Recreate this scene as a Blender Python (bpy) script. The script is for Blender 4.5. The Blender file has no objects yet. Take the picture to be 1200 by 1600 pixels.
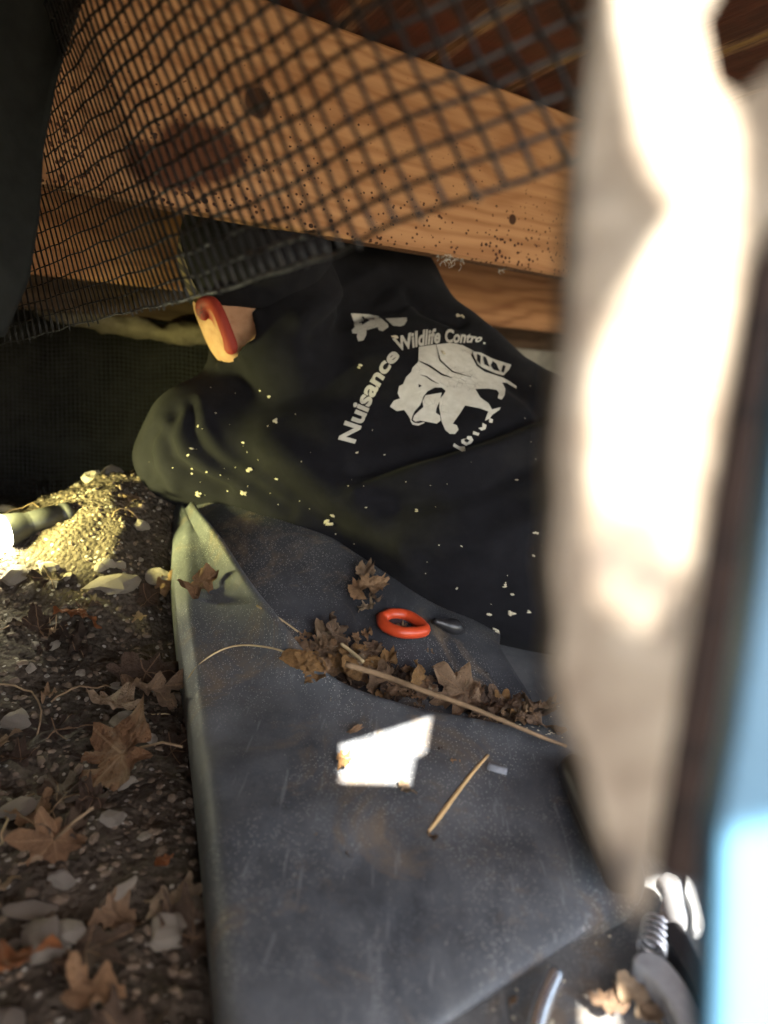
import bpy, bmesh, math, random
import numpy as np
from mathutils import Vector, Matrix, noise
from mathutils.bvhtree import BVHTree
rnd = random.Random(7)
# ------------------------------------------------------------------ camera
F, CX, CY = 1202.0, 600.0, 800.0
H = 0.38
PITCH, ROLL = math.radians(11.6), math.radians(4.2)
CAM = Vector((0, 0, H))
FWD = Vector((0, math.cos(PITCH), -math.sin(PITCH)))
R0 = Vector((1, 0, 0)); U0 = Vector((0, math.sin(PITCH), math.cos(PITCH)))
RIGHT = R0 * math.cos(ROLL) + U0 * math.sin(ROLL)
UP = U0 * math.cos(ROLL) - R0 * math.sin(ROLL)
def ray(px, py): return FWD + RIGHT * ((px - CX) / F) + UP * ((CY - py) / F)
def P(px, py, d): return CAM + ray(px, py) * d
def G(px, py, z):
    r = ray(px, py); return CAM + r * ((z - H) / r.z)
def proj(v):
    d = Vector(v) - CAM; t = d.dot(FWD)
    return CX + F * d.dot(RIGHT) / t, CY - F * d.dot(UP) / t, t
sc = bpy.context.scene
cam_d = bpy.data.cameras.new('camera'); cam = bpy.data.objects.new('camera', cam_d)
sc.collection.objects.link(cam); sc.camera = cam
cam.matrix_world = Matrix.Translation(CAM) @ Matrix((RIGHT, UP, -FWD)).transposed().to_4x4()
cam_d.sensor_fit = 'VERTICAL'; cam_d.sensor_height = 36; cam_d.lens = 36 * F / 1600
cam_d.clip_start = 0.01; cam_d.clip_end = 3000
cam_d.dof.use_dof = True; cam_d.dof.focus_distance = 0.80; cam_d.dof.aperture_fstop = 3.9
# ------------------------------------------------------------------ sky, sun, exposure
SUN_EL, SUN_AZ = math.radians(52), math.radians(28)      # azimuth: turned from straight behind the camera towards +X
S = Vector((math.sin(SUN_AZ) * math.cos(SUN_EL), -math.cos(SUN_AZ) * math.cos(SUN_EL), math.sin(SUN_EL)))
w = bpy.data.worlds.new('World'); sc.world = w; w.use_nodes = True
wn = w.node_tree.nodes; sky = wn.new('ShaderNodeTexSky'); sky.sky_type = 'NISHITA'; sky.sun_disc = False
sky.sun_elevation = SUN_EL; sky.sun_rotation = math.atan2(S.x, S.y)
wn['Background'].inputs['Strength'].default_value = 0.10
sky.ozone_density = .4; sky.dust_density = 3.0
w.node_tree.links.new(sky.outputs[0], wn['Background'].inputs['Color'])
sun_d = bpy.data.lights.new('sun', 'SUN'); sun_d.energy = 5.0; sun_d.angle = math.radians(0.5); sun_d.color = (1, .94, .84)
sun = bpy.data.objects.new('sun', sun_d); sc.collection.objects.link(sun)
sun.rotation_euler = S.to_track_quat('Z', 'Y').to_euler(); sun.location = (2, -4, 6)
vs = sc.view_settings; vs.view_transform = 'Standard'; vs.look = 'None'; vs.gamma = 1; vs.exposure = 3.6
sc.cycles.max_bounces = 8; sc.cycles.diffuse_bounces = 5
sc.cycles.use_denoising = True

# ------------------------------------------------------------------ helpers
def link(o): sc.collection.objects.link(o); return o
def tag(o, label=None, cat=None, group=None, kind=None):
    if label: o['label'] = label
    if cat: o['category'] = cat
    if group: o['group'] = group
    if kind: o['kind'] = kind
    return o
def setpar(o, parent):
    if parent is not None:
        o.parent = parent; o.matrix_parent_inverse = parent.matrix_world.inverted()
def obj(name, verts, faces, mat, parent=None, smooth=False):
    me = bpy.data.meshes.new(name); me.from_pydata([tuple(v) for v in verts], [], [tuple(f) for f in faces]); me.update()
    if smooth:
        me.polygons.foreach_set('use_smooth', [True] * len(me.polygons))
    o = link(bpy.data.objects.new(name, me))
    if mat: me.materials.append(mat)
    setpar(o, parent); return o
def obj_bm(name, bm, mat, parent=None, smooth=False):
    bmesh.ops.recalc_face_normals(bm, faces=bm.faces)
    me = bpy.data.meshes.new(name); bm.to_mesh(me); bm.free()
    if smooth: me.polygons.foreach_set('use_smooth', [True] * len(me.polygons))
    o = link(bpy.data.objects.new(name, me)); me.materials.append(mat); setpar(o, parent); return o
def empty(name, loc):
    o = link(bpy.data.objects.new(name, None)); o.location = loc; o.empty_display_size = .05
    o.matrix_world = Matrix.Translation(Vector(loc)); return o
def catmull(pts, n):
    """n points evenly (by index) along a Catmull-Rom through pts (tuples of any length)"""
    a = np.array(pts, float); m = len(a); out = []
    for i in range(n):
        t = i / (n - 1) * (m - 1); k = min(int(t), m - 2); u = t - k
        p1, p2 = a[k], a[k + 1]; p0 = a[k - 1] if k > 0 else 2 * p1 - p2; p3 = a[k + 2] if k + 2 < m else 2 * p2 - p1
        out.append(.5 * (2 * p1 + (p2 - p0) * u + (2 * p0 - 5 * p1 + 4 * p2 - p3) * u * u + (3 * p1 - p0 - 3 * p2 + p3) * u ** 3))
    return out
def tube_geo(pts, radii, seg=8, caps=True):
    pts = [Vector(p) for p in pts]; n = len(pts)
    if not hasattr(radii, '__len__'): radii = [radii] * n
    vs_, fs = [], []; ref = None
    for i, p in enumerate(pts):
        t = (pts[min(i + 1, n - 1)] - pts[max(i - 1, 0)]).normalized()
        if ref is None:
            ref = t.cross(Vector((0, 0, 1)));
            if ref.length < .1: ref = t.cross(Vector((1, 0, 0)))
        ref = (ref - t * ref.dot(t)).normalized(); b = t.cross(ref)
        for k in range(seg):
            a = 2 * math.pi * k / seg; vs_.append(p + (ref * math.cos(a) + b * math.sin(a)) * radii[i])
    for i in range(n - 1):
        for k in range(seg):
            k2 = (k + 1) % seg; fs.append((i * seg + k, i * seg + k2, (i + 1) * seg + k2, (i + 1) * seg + k))
    if caps: fs.append(tuple(range(seg - 1, -1, -1))); fs.append(tuple(range((n - 1) * seg, n * seg)))
    return vs_, fs
def tube(name, pts, radii, mat, parent=None, seg=8):
    v, f = tube_geo(pts, radii, seg); return obj(name, v, f, mat, parent, True)
def merge(geos):
    V, Fs = [], []
    for v, f in geos:
        o = len(V); V += list(v); Fs += [tuple(i + o for i in q) for q in f]
    return V, Fs
def inst(o, mat4, name=None):
    c = o.copy(); link(c); c.matrix_world = mat4; return c
def solidify(o, t, off=-1):
    m = o.modifiers.new('solid', 'SOLIDIFY'); m.thickness = t; m.offset = off
def bevel(o, w_, seg=2):
    m = o.modifiers.new('bevel', 'BEVEL'); m.width = w_; m.segments = seg; m.limit_method = 'ANGLE'

# ------------------------------------------------------------------ materials
class M:
    def __init__(s, name):
        s.m = bpy.data.materials.new(name); s.m.use_nodes = True; s.nt = s.m.node_tree
        s.b = s.nt.nodes['Principled BSDF']; s.co = None
    def n(s, t, **kw):
        nd = s.nt.nodes.new(t)
        for k, v in kw.items():
            if k.startswith('i_'):
                key = k[2:]; key = int(key) if key.isdigit() else key.replace('_', ' ')
                if hasattr(v, 'is_output') or isinstance(v, bpy.types.NodeSocket): s.nt.links.new(v, nd.inputs[key])
                else: nd.inputs[key].default_value = v
            else: setattr(nd, k, v)
        return nd
    def coord(s, kind='Object', scale=(1, 1, 1), loc=(0, 0, 0)):
        tc = s.n('ShaderNodeTexCoord'); mp = s.n('ShaderNodeMapping', i_Vector=tc.outputs[kind])
        mp.inputs['Scale'].default_value = scale; mp.inputs['Location'].default_value = loc; return mp.outputs[0]
    def noise(s, co, scale, detail=4, rough=.6, dist=0):
        return s.n('ShaderNodeTexNoise', i_Vector=co, i_Scale=scale, i_Detail=detail, i_Roughness=rough, i_Distortion=dist).outputs['Fac']
    def vor(s, co, scale, feature='F1', out='Distance'):
        return s.n('ShaderNodeTexVoronoi', feature=feature, i_Vector=co, i_Scale=scale).outputs[out]
    def ramp(s, fac, stops):
        r = s.n('ShaderNodeValToRGB', i_Fac=fac); e = r.color_ramp.elements
        while len(e) < len(stops): e.new(.5)
        for el, (p, c) in zip(e, stops):
            el.position = p; el.color = (c, c, c, 1) if not hasattr(c, '__len__') else (*c, 1)
        return r.outputs['Color']
    def mix(s, fac, a, b, mode='MIX'):
        m = s.n('ShaderNodeMix', data_type='RGBA', blend_type=mode)
        for sock, v in ((m.inputs[0], fac), (m.inputs[6], a), (m.inputs[7], b)):
            if isinstance(v, bpy.types.NodeSocket): s.nt.links.new(v, sock)
            else: sock.default_value = (*v, 1) if hasattr(v, '__len__') and len(v) == 3 else v
        return m.outputs[2]
    def math(s, op, a, b=0.0):
        m = s.n('ShaderNodeMath', operation=op)
        for i, v in enumerate((a, b)):
            if isinstance(v, bpy.types.NodeSocket): s.nt.links.new(v, m.inputs[i])
            else: m.inputs[i].default_value = v
        return m.outputs[0]
    def bump(s, h, strength=.5, dist=.002):
        b = s.n('ShaderNodeBump', i_Height=h, i_Strength=strength, i_Distance=dist); s.nt.links.new(b.outputs[0], s.b.inputs['Normal'])
    def col(s, c):
        if isinstance(c, bpy.types.NodeSocket): s.nt.links.new(c, s.b.inputs['Base Color'])
        else: s.b.inputs['Base Color'].default_value = (*c, 1)
    def set(s, **kw):
        for k, v in kw.items():
            i = s.b.inputs[k.replace('_', ' ')]
            if isinstance(v, bpy.types.NodeSocket): s.nt.links.new(v, i)
            else: i.default_value = v
        return s.m
def simple(name, c, rough=.6, metal=0, var=.25, scale=40, bump=.3, spec=.5):
    m = M(name); co = m.coord(); n = m.noise(co, scale, 5)
    c = Vector(c); m.col(m.ramp(n, [(.25, tuple(c * (1 - var))), (.75, tuple(c * (1 + var)))]))
    m.bump(n, bump, .002); return m.set(Roughness=rough, Metallic=metal, Specular_IOR_Level=spec)

def wood(name, dark, light, knots=(), stains=(), pins=0.0, rough=.75, grain=1.0, rand=True):
    """local X runs along the board, local Z up its face; knots (x,z,r), stains (x,z,rx,rz)"""
    m = M(name); tc = m.n('ShaderNodeTexCoord'); oi = m.n('ShaderNodeObjectInfo')
    add = m.n('ShaderNodeVectorMath', operation='ADD', i_0=tc.outputs['Object'])
    if rand:
        cmb = m.n('ShaderNodeCombineXYZ', i_X=m.math('MULTIPLY', oi.outputs['Random'], 13.0), i_Y=oi.outputs['Random'], i_Z=m.math('MULTIPLY', oi.outputs['Random'], 7.0))
        m.nt.links.new(cmb.outputs[0], add.inputs[1])
    base = add.outputs[0]
    def mp(scale):
        q = m.n('ShaderNodeMapping', i_Vector=base); q.inputs['Scale'].default_value = scale; return q.outputs[0]
    warp = m.noise(mp((1.2, 5, 5)), 1.6, 3, .5)
    sep = m.n('ShaderNodeSeparateXYZ', i_Vector=base)
    zz = m.math('ADD', m.math('MULTIPLY', sep.outputs['Z'], 34 * grain), m.math('MULTIPLY', warp, 9.0 * grain))
    zz = m.math('ADD', zz, m.math('MULTIPLY', sep.outputs['Y'], 20.0))
    ring = m.math('MULTIPLY', m.math('ADD', m.math('SINE', m.math('MULTIPLY', zz, 6.283)), 1.0), .5)
    ring = m.math('POWER', ring, 1.6)
    fine = m.noise(mp((6, 160, 160)), 1.0, 5, .65)
    blot = m.noise(mp((3, 9, 9)), 1.5, 4, .6)
    f = m.math('ADD', m.math('MULTIPLY', ring, .26), m.math('ADD', m.math('MULTIPLY', fine, .50), m.math('MULTIPLY', blot, .3)))
    c = m.ramp(f, [(.28, light), (.78, dark)])
    seo = m.n('ShaderNodeSeparateXYZ', i_Vector=tc.outputs['Object'])
    wob = m.math('MULTIPLY', m.math('SUBTRACT', m.noise(mp((30, 30, 30)), 1, 3), .5), .012)
    h = m.math('MULTIPLY', f, -1.0)
    def dist(x, z, rx, rz, wb=1.0):
        dx = m.math('DIVIDE', m.math('SUBTRACT', seo.outputs['X'], x), rx); dz = m.math('DIVIDE', m.math('SUBTRACT', seo.outputs['Z'], z), rz)
        d = m.math('SQRT', m.math('ADD', m.math('MULTIPLY', dx, dx), m.math('MULTIPLY', dz, dz)))
        return m.math('ADD', d, m.math('MULTIPLY', wob, wb / min(rx, rz)))
    for (x, z, rx, rz) in stains:
        d = dist(x, z, rx, rz, 1.6)
        c = m.mix(m.ramp(d, [(.72, 1), (1.0, 0)]), c, (dark[0] * .30, dark[1] * .22, dark[2] * .2))
    for (x, z, r) in knots:
        d = dist(x, z, r, r, .25)
        c = m.mix(m.ramp(d, [(.75, .95), (1.0, .0)]), c, (dark[0] * .12, dark[1] * .10, dark[2] * .1))
        c = m.mix(m.ramp(d, [(1.0, .0), (1.05, .45), (1.9, .0)]), c, dark)
    if pins:
        pv = m.vor(mp((70, 70, 85)), 1.6); dens = m.noise(mp((7, 7, 10)), 1.2, 3)
        lowz = m.n('ShaderNodeMapRange', i_Value=seo.outputs['Z'], i_1=0.0, i_2=.2, i_3=1.0, i_4=0.0).outputs[0]
        th = m.math('MULTIPLY', m.math('MULTIPLY', dens, pins), m.math('ADD', .25, lowz))
        c = m.mix(m.math('LESS_THAN', pv, th), c, (dark[0] * .2, dark[1] * .14, dark[2] * .12))
        pv2 = m.vor(mp((22, 22, 30)), 1.9)
        c = m.mix(m.math('LESS_THAN', pv2, m.math('MULTIPLY', th, .55)), c, (dark[0] * .12, dark[1] * .1, dark[2] * .1))
    m.col(c); m.bump(m.math('ADD', h, m.math('MULTIPLY', fine, .4)), .35, .002)
    return m.set(Roughness=rough, Specular_IOR_Level=.25)

# rubber sheet: dusty, speckled, stained
def rubber(name, base, dust, amt=.5):
    m = M(name); co = m.coord()
    n1 = m.noise(co, 5, 6, .7); n2 = m.noise(co, 60, 5, .7); n3 = m.noise(m.coord(scale=(1, .35, 1)), 22, 6, .75, .4)
    c = m.ramp(n2, [(.3, tuple(Vector(base) * .75)), (.7, tuple(Vector(base) * 1.25))])
    c = m.mix(m.math('MULTIPLY', m.ramp(m.math('ADD', m.math('MULTIPLY', n1, .6), m.math('MULTIPLY', n3, .4)), [(.38, 0), (.66, 1)]), amt), c, dust)
    c = m.mix(m.math('MULTIPLY', m.ramp(m.noise(co, 9, 5, .75, .8), [(.53, 0), (.66, 1)]), .7), c, (.15, .11, .07))
    sp = m.vor(co, 420); spm = m.math('MULTIPLY', m.math('LESS_THAN', sp, .20), m.ramp(m.noise(co, 9, 3), [(.42, .15), (.56, 1)]))
    c = m.mix(m.math('MULTIPLY', spm, .7), c, (.46, .45, .42))
    sp2 = m.vor(co, 90); c = m.mix(m.math('MULTIPLY', m.math('LESS_THAN', sp2, .05), .5), c, (.42, .40, .36))
    sc1 = m.noise(m.coord(scale=(60, 4, 60)), 3, 2); c = m.mix(m.math('MULTIPLY', m.ramp(sc1, [(.64, 0), (.70, .7)]), .6), c, dust)
    m.col(c); m.bump(m.math('ADD', n2, m.math('MULTIPLY', n3, 1.2)), .35, .0015)
    return m.set(Roughness=m.ramp(n3, [(.3, .52), (.7, .78)]), Specular_IOR_Level=.45)
MAT = {}
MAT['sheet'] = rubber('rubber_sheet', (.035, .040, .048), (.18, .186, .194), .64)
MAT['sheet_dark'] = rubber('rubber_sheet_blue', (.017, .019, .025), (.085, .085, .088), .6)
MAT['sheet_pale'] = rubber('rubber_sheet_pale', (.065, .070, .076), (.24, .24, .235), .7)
def soil():
    m = M('soil'); co = m.coord(); a = m.noise(co, 14, 8, .75); b = m.noise(co, 120, 6, .7); v = m.vor(co, 170, out='Color'); vd = m.vor(co, 170)
    c = m.ramp(a, [(.3, (.026, .019, .0135)), (.55, (.060, .045, .032)), (.75, (.115, .09, .066))])
    c = m.mix(m.math('MULTIPLY', m.ramp(b, [(.4, 0), (.7, 1)]), .5), c, (.13, .105, .08))
    hs = m.n('ShaderNodeSeparateColor', i_Color=v)
    c = m.mix(m.math('MULTIPLY', m.math('GREATER_THAN', hs.outputs[0], .86), m.math('LESS_THAN', vd, .4)), c, (.30, .27, .23))
    # beyond the opening the litter gives way to dry lawn
    tc = m.n('ShaderNodeTexCoord'); s_ = m.n('ShaderNodeSeparateXYZ', i_Vector=tc.outputs['Object'])
    out = m.n('ShaderNodeMapRange', i_Value=s_.outputs['Y'], i_1=-.9, i_2=-.5, i_3=1.0, i_4=0.0).outputs[0]
    c = m.mix(out, c, m.ramp(a, [(.3, (.10, .085, .04)), (.7, (.24, .20, .12))]))
    m.col(c); m.bump(m.math('ADD', b, m.math('MULTIPLY', vd, -.8)), .9, .006); return m.set(Roughness=.95, Specular_IOR_Level=.2)
MAT['soil'] = soil()
def stone(name, a, b):
    m = M(name); co = m.coord(); n = m.noise(co, 60, 8, .7); oi = m.n('ShaderNodeObjectInfo')
    c = m.ramp(n, [(.3, a), (.7, b)]); c = m.mix(.5, c, m.ramp(oi.outputs['Random'], [(0, (.30, .23, .17)), (.45, (.5, .42, .34)), (.8, (.8, .72, .62)), (1, (1., .95, .86))]), 'MULTIPLY')
    m.col(c); m.bump(n, .8, .004); return m.set(Roughness=.9, Specular_IOR_Level=.2)
MAT['stone'] = stone('stone', (.22, .19, .16), (.55, .50, .43))
MAT['gravel'] = simple('gravel_chips', (.125, .092, .065), .9, 0, .7, 45, .5, .2)
def leafmat(name, stops):
    m = M(name); co = m.coord(); n = m.noise(co, 3.5, 7, .75); oi = m.n('ShaderNodeObjectInfo')
    base = m.ramp(oi.outputs['Random'], stops)
    c = m.mix(m.ramp(n, [(.40, 0), (.75, .55)]), base, (.06, .032, .018))
    sx = m.n('ShaderNodeSeparateXYZ', i_Vector=co); vein = None
    for deg in (0, 50, -50, 112, -112):
        a = math.radians(deg)
        d = m.math('ABSOLUTE', m.math('SUBTRACT', m.math('MULTIPLY', sx.outputs['X'], math.sin(a)), m.math('MULTIPLY', sx.outputs['Y'], math.cos(a))))
        fr = m.math('ADD', m.math('MULTIPLY', sx.outputs['X'], math.cos(a)), m.math('MULTIPLY', sx.outputs['Y'], math.sin(a)))
        k = m.math('MULTIPLY', m.math('LESS_THAN', d, .016), m.math('GREATER_THAN', fr, 0.0)); vein = k if vein is None else m.math('MAXIMUM', vein, k)
    c = m.mix(m.math('MULTIPLY', vein, .5), c, (.36, .22, .12))
    sp = m.math('LESS_THAN', m.vor(co, 14), .12); c = m.mix(m.math('MULTIPLY', sp, .8), c, (.02, .012, .01))
    m.col(c); m.bump(m.math('ADD', m.math('MULTIPLY', n, 1.5), m.math('ADD', m.noise(co, 16, 4), m.math('MULTIPLY', vein, .4))), .7, .05)
    return m.set(Roughness=.72, Specular_IOR_Level=.3)
MAT['leaf'] = leafmat('dry_leaf', [(0, (.17, .11, .07)), (.3, (.29, .18, .105)), (.6, (.42, .255, .135)), (.8, (.26, .13, .06)), (1, (.42, .32, .21))])
MAT['leaf_dark'] = leafmat('rotting_leaf', [(0, (.04, .026, .018)), (.5, (.085, .05, .032)), (1, (.13, .085, .055))])
MAT['leaf_orange'] = leafmat('orange_leaf', [(0, (.34, .11, .03)), (1, (.34, .11, .03))])
MAT['leaf_gold'] = leafmat('gold_leaf', [(0, (.38, .21, .08)), (1, (.38, .21, .08))])
MAT['twig'] = simple('twig_bark', (.20, .135, .08), .85, 0, .35, 60, .6, .2)
MAT['pale_stick'] = simple('peeled_wood', (.56, .38, .18), .7, 0, .2, 60, .4, .3)
MAT['straw'] = simple('straw', (.42, .32, .18), .8, 0, .25, 60, .3, .2)
MAT['fleck'] = simple('flecks', (.50, .45, .33), .9, 0, .3, 60, .3, .2)
MAT['orange'] = simple('orange_rubber', (.52, .060, .018), .38, 0, .15, 50, .15)
MAT['black'] = simple('black_rubber', (.018, .018, .02), .35, 0, .3, 50, .2)
MAT['steel'] = simple('steel', (.62, .63, .65), .26, .85, .15, 80, .1)
MAT['steel_worn'] = simple('worn_steel', (.36, .37, .38), .45, .4, .3, 50, .25)
MAT['wire'] = simple('blackened_wire', (.022, .021, .020), .42, .5, .4, 90, .4)
MAT['screen'] = simple('screen_wire', (.05, .05, .045), .7, .2, .3, 60, .3)
MAT['blue'] = simple('blue_paint', (.05, .14, .225), .45, 0, .12, 15, .15)
MAT['torch'] = simple('torch_body', (.02, .02, .02), .5, 0, .3, 60, .3)
MAT['graphite'] = simple('grey_stub', (.17, .18, .20), .6, 0, .35, 90, .5)
MAT['concrete'] = simple('concrete', (.25, .23, .19), .9, 0, .35, 20, .6, .2)
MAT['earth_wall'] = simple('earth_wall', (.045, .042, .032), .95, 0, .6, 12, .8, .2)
MAT['trousers'] = simple('work_trousers', (.03, .03, .035), .85, 0, .3, 60, .3, .2)
MAT['boot'] = simple('boot_leather', (.06, .04, .025), .6, 0, .3, 60, .4)
MAT['cloth'] = simple('shade_sheet', (.012, .013, .012), .9, 0, .4, 50, .5, .2)  # near-black for the hanging sheet that stands in for shade
MAT['lint'] = simple('lint', (.6, .57, .5), .9, 0, .1, 60, .1, .2)
def fabric():
    m = M('black_cotton'); co = m.coord(); n = m.noise(co, 30, 6, .7); f = m.noise(co, 900, 2); d = m.noise(co, 7, 5, .7)
    c = m.ramp(n, [(.3, (.0055, .0055, .0070)), (.7, (.0105, .0103, .0130))])
    c = m.mix(m.math('MULTIPLY', m.ramp(d, [(.52, 0), (.78, 1)]), .10), c, (.11, .105, .09))
    m.col(c); m.bump(m.math('ADD', f, n), .25, .0012)
    m.b.inputs['Sheen Weight'].default_value = .02; m.b.inputs['Sheen Roughness'].default_value = .5
    return m.set(Roughness=.92, Specular_IOR_Level=.12)
MAT['shirt'] = fabric()
def printmat():
    m = M('cracked_print'); co = m.coord(); cr = m.vor(co, 95, 'DISTANCE_TO_EDGE'); n = m.noise(co, 90, 4)
    c = m.ramp(n, [(.3, (.50, .48, .41)), (.7, (.62, .60, .53))])
    c = m.mix(m.math('MULTIPLY', m.math('LESS_THAN', cr, .012), m.ramp(m.noise(co, 16, 2), [(.56, 0), (.62, .8)])), c, (.10, .09, .075))
    m.col(c); m.bump(n, .2, .001); return m.set(Roughness=.6, Specular_IOR_Level=.3)
MAT['print'] = printmat()
def skinmat():
    m = M('skin'); co = m.coord(); n = m.noise(co, 70, 5); at = m.n('ShaderNodeAttribute', attribute_name='flush')
    c = m.ramp(n, [(.3, (.36, .20, .115)), (.7, (.48, .285, .17))])
    c = m.mix(at.outputs['Fac'], c, (.24, .028, .017)); at2 = m.n('ShaderNodeAttribute', attribute_name='stubble')
    c = m.mix(m.math('MULTIPLY', at2.outputs['Fac'], m.ramp(m.noise(co, 400, 2), [(.4, .2), (.6, .75)])), c, (.05, .04, .035))
    m.col(c); m.bump(m.noise(co, 300, 3), .2, .001)
    m.b.inputs['Subsurface Weight'].default_value = .15; m.b.inputs['Subsurface Radius'].default_value = (.012, .005, .003)
    m.b.inputs['Subsurface Scale'].default_value = .5
    return m.set(Roughness=.68, Specular_IOR_Level=.3)
MAT['skin'] = skinmat()
def picketmat():
    m = M('weathered_paint'); co = m.coord(); n = m.noise(co, 60, 5, .7); n2 = m.noise(co, 110, 4)
    c = m.ramp(n, [(.3, (.12, .09, .065)), (.5, (.20, .165, .125)), (.72, (.30, .265, .215))])
    c = m.mix(m.ramp(m.noise(co, 34, 4, .6), [(.55, 0), (.68, .9)]), c, (.045, .036, .03))
    m.col(c); m.bump(n2, .5, .003); return m.set(Roughness=.8, Specular_IOR_Level=.25)
MAT['picket'] = picketmat()
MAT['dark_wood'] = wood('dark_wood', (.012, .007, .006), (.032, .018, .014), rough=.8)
def plankmat():
    m = M('red_stained_plank'); tc = m.n('ShaderNodeTexCoord'); oi = m.n('ShaderNodeObjectInfo')
    ad = m.n('ShaderNodeVectorMath', operation='ADD', i_0=tc.outputs['Object']); cm = m.n('ShaderNodeCombineXYZ', i_X=m.math('MULTIPLY', oi.outputs['Random'], 31.0))
    m.nt.links.new(cm.outputs[0], ad.inputs[1])
    def mp(s_):
        q = m.n('ShaderNodeMapping', i_Vector=ad.outputs[0]); q.inputs['Scale'].default_value = s_; return q.outputs[0]
    a = m.noise(mp((3, 30, 30)), 2, 6, .7); b = m.noise(mp((1, 1, 1)), 9, 5, .7)
    c = m.ramp(a, [(.3, (.030, .010, .006)), (.6, (.085, .030, .016)), (.8, (.15, .065, .03))])
    c = m.mix(m.ramp(b, [(.45, 0), (.7, .8)]), c, (.13, .028, .012))
    sx = m.n('ShaderNodeSeparateXYZ', i_Vector=tc.outputs['Object'])
    edge = m.math('ADD', m.math('ABSOLUTE', sx.outputs['Y']), m.math('MULTIPLY', m.math('SUBTRACT', a, .5), .06))
    c = m.mix(m.ramp(edge, [(.052, 0), (.064, .85)]), c, (.30, .18, .09))
    m.col(c); m.bump(a, .6, .003); return m.set(Roughness=.75, Specular_IOR_Level=.3)
MAT['plank'] = plankmat()

# ------------------------------------------------------------------ ground
def graded(a, b, lo, hi, fine, far, k=1.35):
    xs = list(np.arange(lo, hi + 1e-6, fine)); s_ = fine
    up = [xs[-1]]; st = fine
    while up[-1] < b: st *= k; up.append(up[-1] + st)
    dn = [xs[0]]; st = fine
    while dn[-1] > a: st *= k; dn.append(dn[-1] - st)
    return np.array(dn[:0:-1] + xs + up[1:])
# the outline of the sheet in plan (to sink the soil beneath it)
SHEET_EDGE = [(268, 790, .05), (270, 930, .02), (290, 1080, .0), (310, 1250, .0), (325, 1400, .0), (345, 1600, .0), (365, 1800, .0)]
edge_xy = [G(a, b, c) for a, b, c in catmull(SHEET_EDGE, 40)]
def sheet_side(x, y):
    """>0 inside the sheet, measured in x from its long edge"""
    ys = [p.y for p in edge_xy]; i = int(np.argmin([abs(y - q) for q in ys])); return x - edge_xy[i].x
MOUND = G(215, 765, .165)
def nz(x, y, z=0.0): return noise.noise((x, y, z))
def ground_z(x, y):
    z = 0.0
    if -1.6 < x < 2 and -.6 < y < 3:
        m_ = math.exp(-((x - MOUND.x) / (.19 if x < MOUND.x else .16)) ** 2 - ((y - MOUND.y - .03) / (.25 if y < MOUND.y + .03 else .20)) ** 2)
        m2 = math.exp(-((x + .62) / .3) ** 2 - ((y - 1.05) / .25) ** 2)
        z += .155 * m_ + .06 * m2
        rough_ = .010 * nz(x * 9, y * 9) + .007 * nz(x * 26, y * 26, 3) + .004 * nz(x * 70, y * 70, 5) + .002 * nz(x * 160, y * 160, 9)
        rough_ += .010 * max(0, noise.noise((x * 34, y * 34, 8.1)) - .1) * (1 + 1.5 * m_)
        z += rough_
        s_ = sheet_side(x, y) if -.1 < y < 1.4 else 0
        if y < 1.25 and s_ > -.01: z -= .035 * min(1, (s_ + .01) / .03)
    else:
        z += .02 * nz(x * .7, y * .7)
    return z
gx = graded(-900, 900, -1.0, .75, .0075, 0, 1.4); gy = graded(-900, 900, .25, 1.7, .0075, 0, 1.4)
gv = [(x, y, ground_z(x, y)) for y in gy for x in gx]; nx_ = len(gx)
gf = [(j * nx_ + i, j * nx_ + i + 1, (j + 1) * nx_ + i + 1, (j + 1) * nx_ + i) for j in range(len(gy) - 1) for i in range(nx_ - 1)]
ground = tag(obj('ground', gv, gf, MAT['soil'], None, True), kind='structure')

# ------------------------------------------------------------------ the deck overhead
JB, JT = .520, .755
BD = math.radians(52)                                             # joists run this far to the right of straight ahead
JDIR = Vector((math.sin(BD), math.cos(BD), 0)); JN = Vector((-JDIR.y, JDIR.x, 0))   # JN points away from the camera
deck = empty('timber_deck', (0, 1, .755))
tag(deck, 'low timber deck of red stained boards on pale joists roofing the crawl space', 'deck')
def board(name, origin, xdir, L0, L1, z0, z1, thick, mat, parent, rz=0.0):
    """front face through origin, thickness away from camera; local X along xdir"""
    xd = xdir.normalized(); yd = Vector((-xd.y, xd.x, 0))
    if yd.y < 0: yd = -yd
    m4 = Matrix((( xd.x, yd.x, 0, origin.x), (xd.y, yd.y, 0, origin.y), (0, 0, 1, z0), (0, 0, 0, 1)))
    n = 40; v, f = [], []
    for i in range(n + 1):
        x = L0 + (L1 - L0) * i / n; w1 = .0025 * nz(x * 3, z0 * 7, 1.3); w2 = .0025 * nz(x * 3, z0 * 7, 8.3)
        c_ = .004
        prof = [(0, c_), (c_, 0), (thick - c_, 0), (thick, c_), (thick, z1 - z0 - c_), (thick - c_, z1 - z0), (c_, z1 - z0), (0, z1 - z0 - c_)]
        for (yy, z_) in prof: v.append((x, yy + w1, z_ + (w2 if z_ < .1 else 0)))
    for i in range(n):
        for k in range(8): f.append((i * 8 + k, i * 8 + (k + 1) % 8, (i + 1) * 8 + (k + 1) % 8, (i + 1) * 8 + k))
    f.append(tuple(range(7, -1, -1))); f.append(tuple(range(n * 8, n * 8 + 8)))
    o = obj(name, v, f, mat, None, False); o.matrix_world = m4
    bm = bmesh.new(); bm.from_mesh(o.data); bmesh.ops.recalc_face_normals(bm, faces=bm.faces); bm.to_mesh(o.data); bm.free()
    bpy.context.view_layer.update(); setpar(o, parent); return o
J0 = Vector((0, P(600, 200, 1.0).y, 0))
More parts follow.
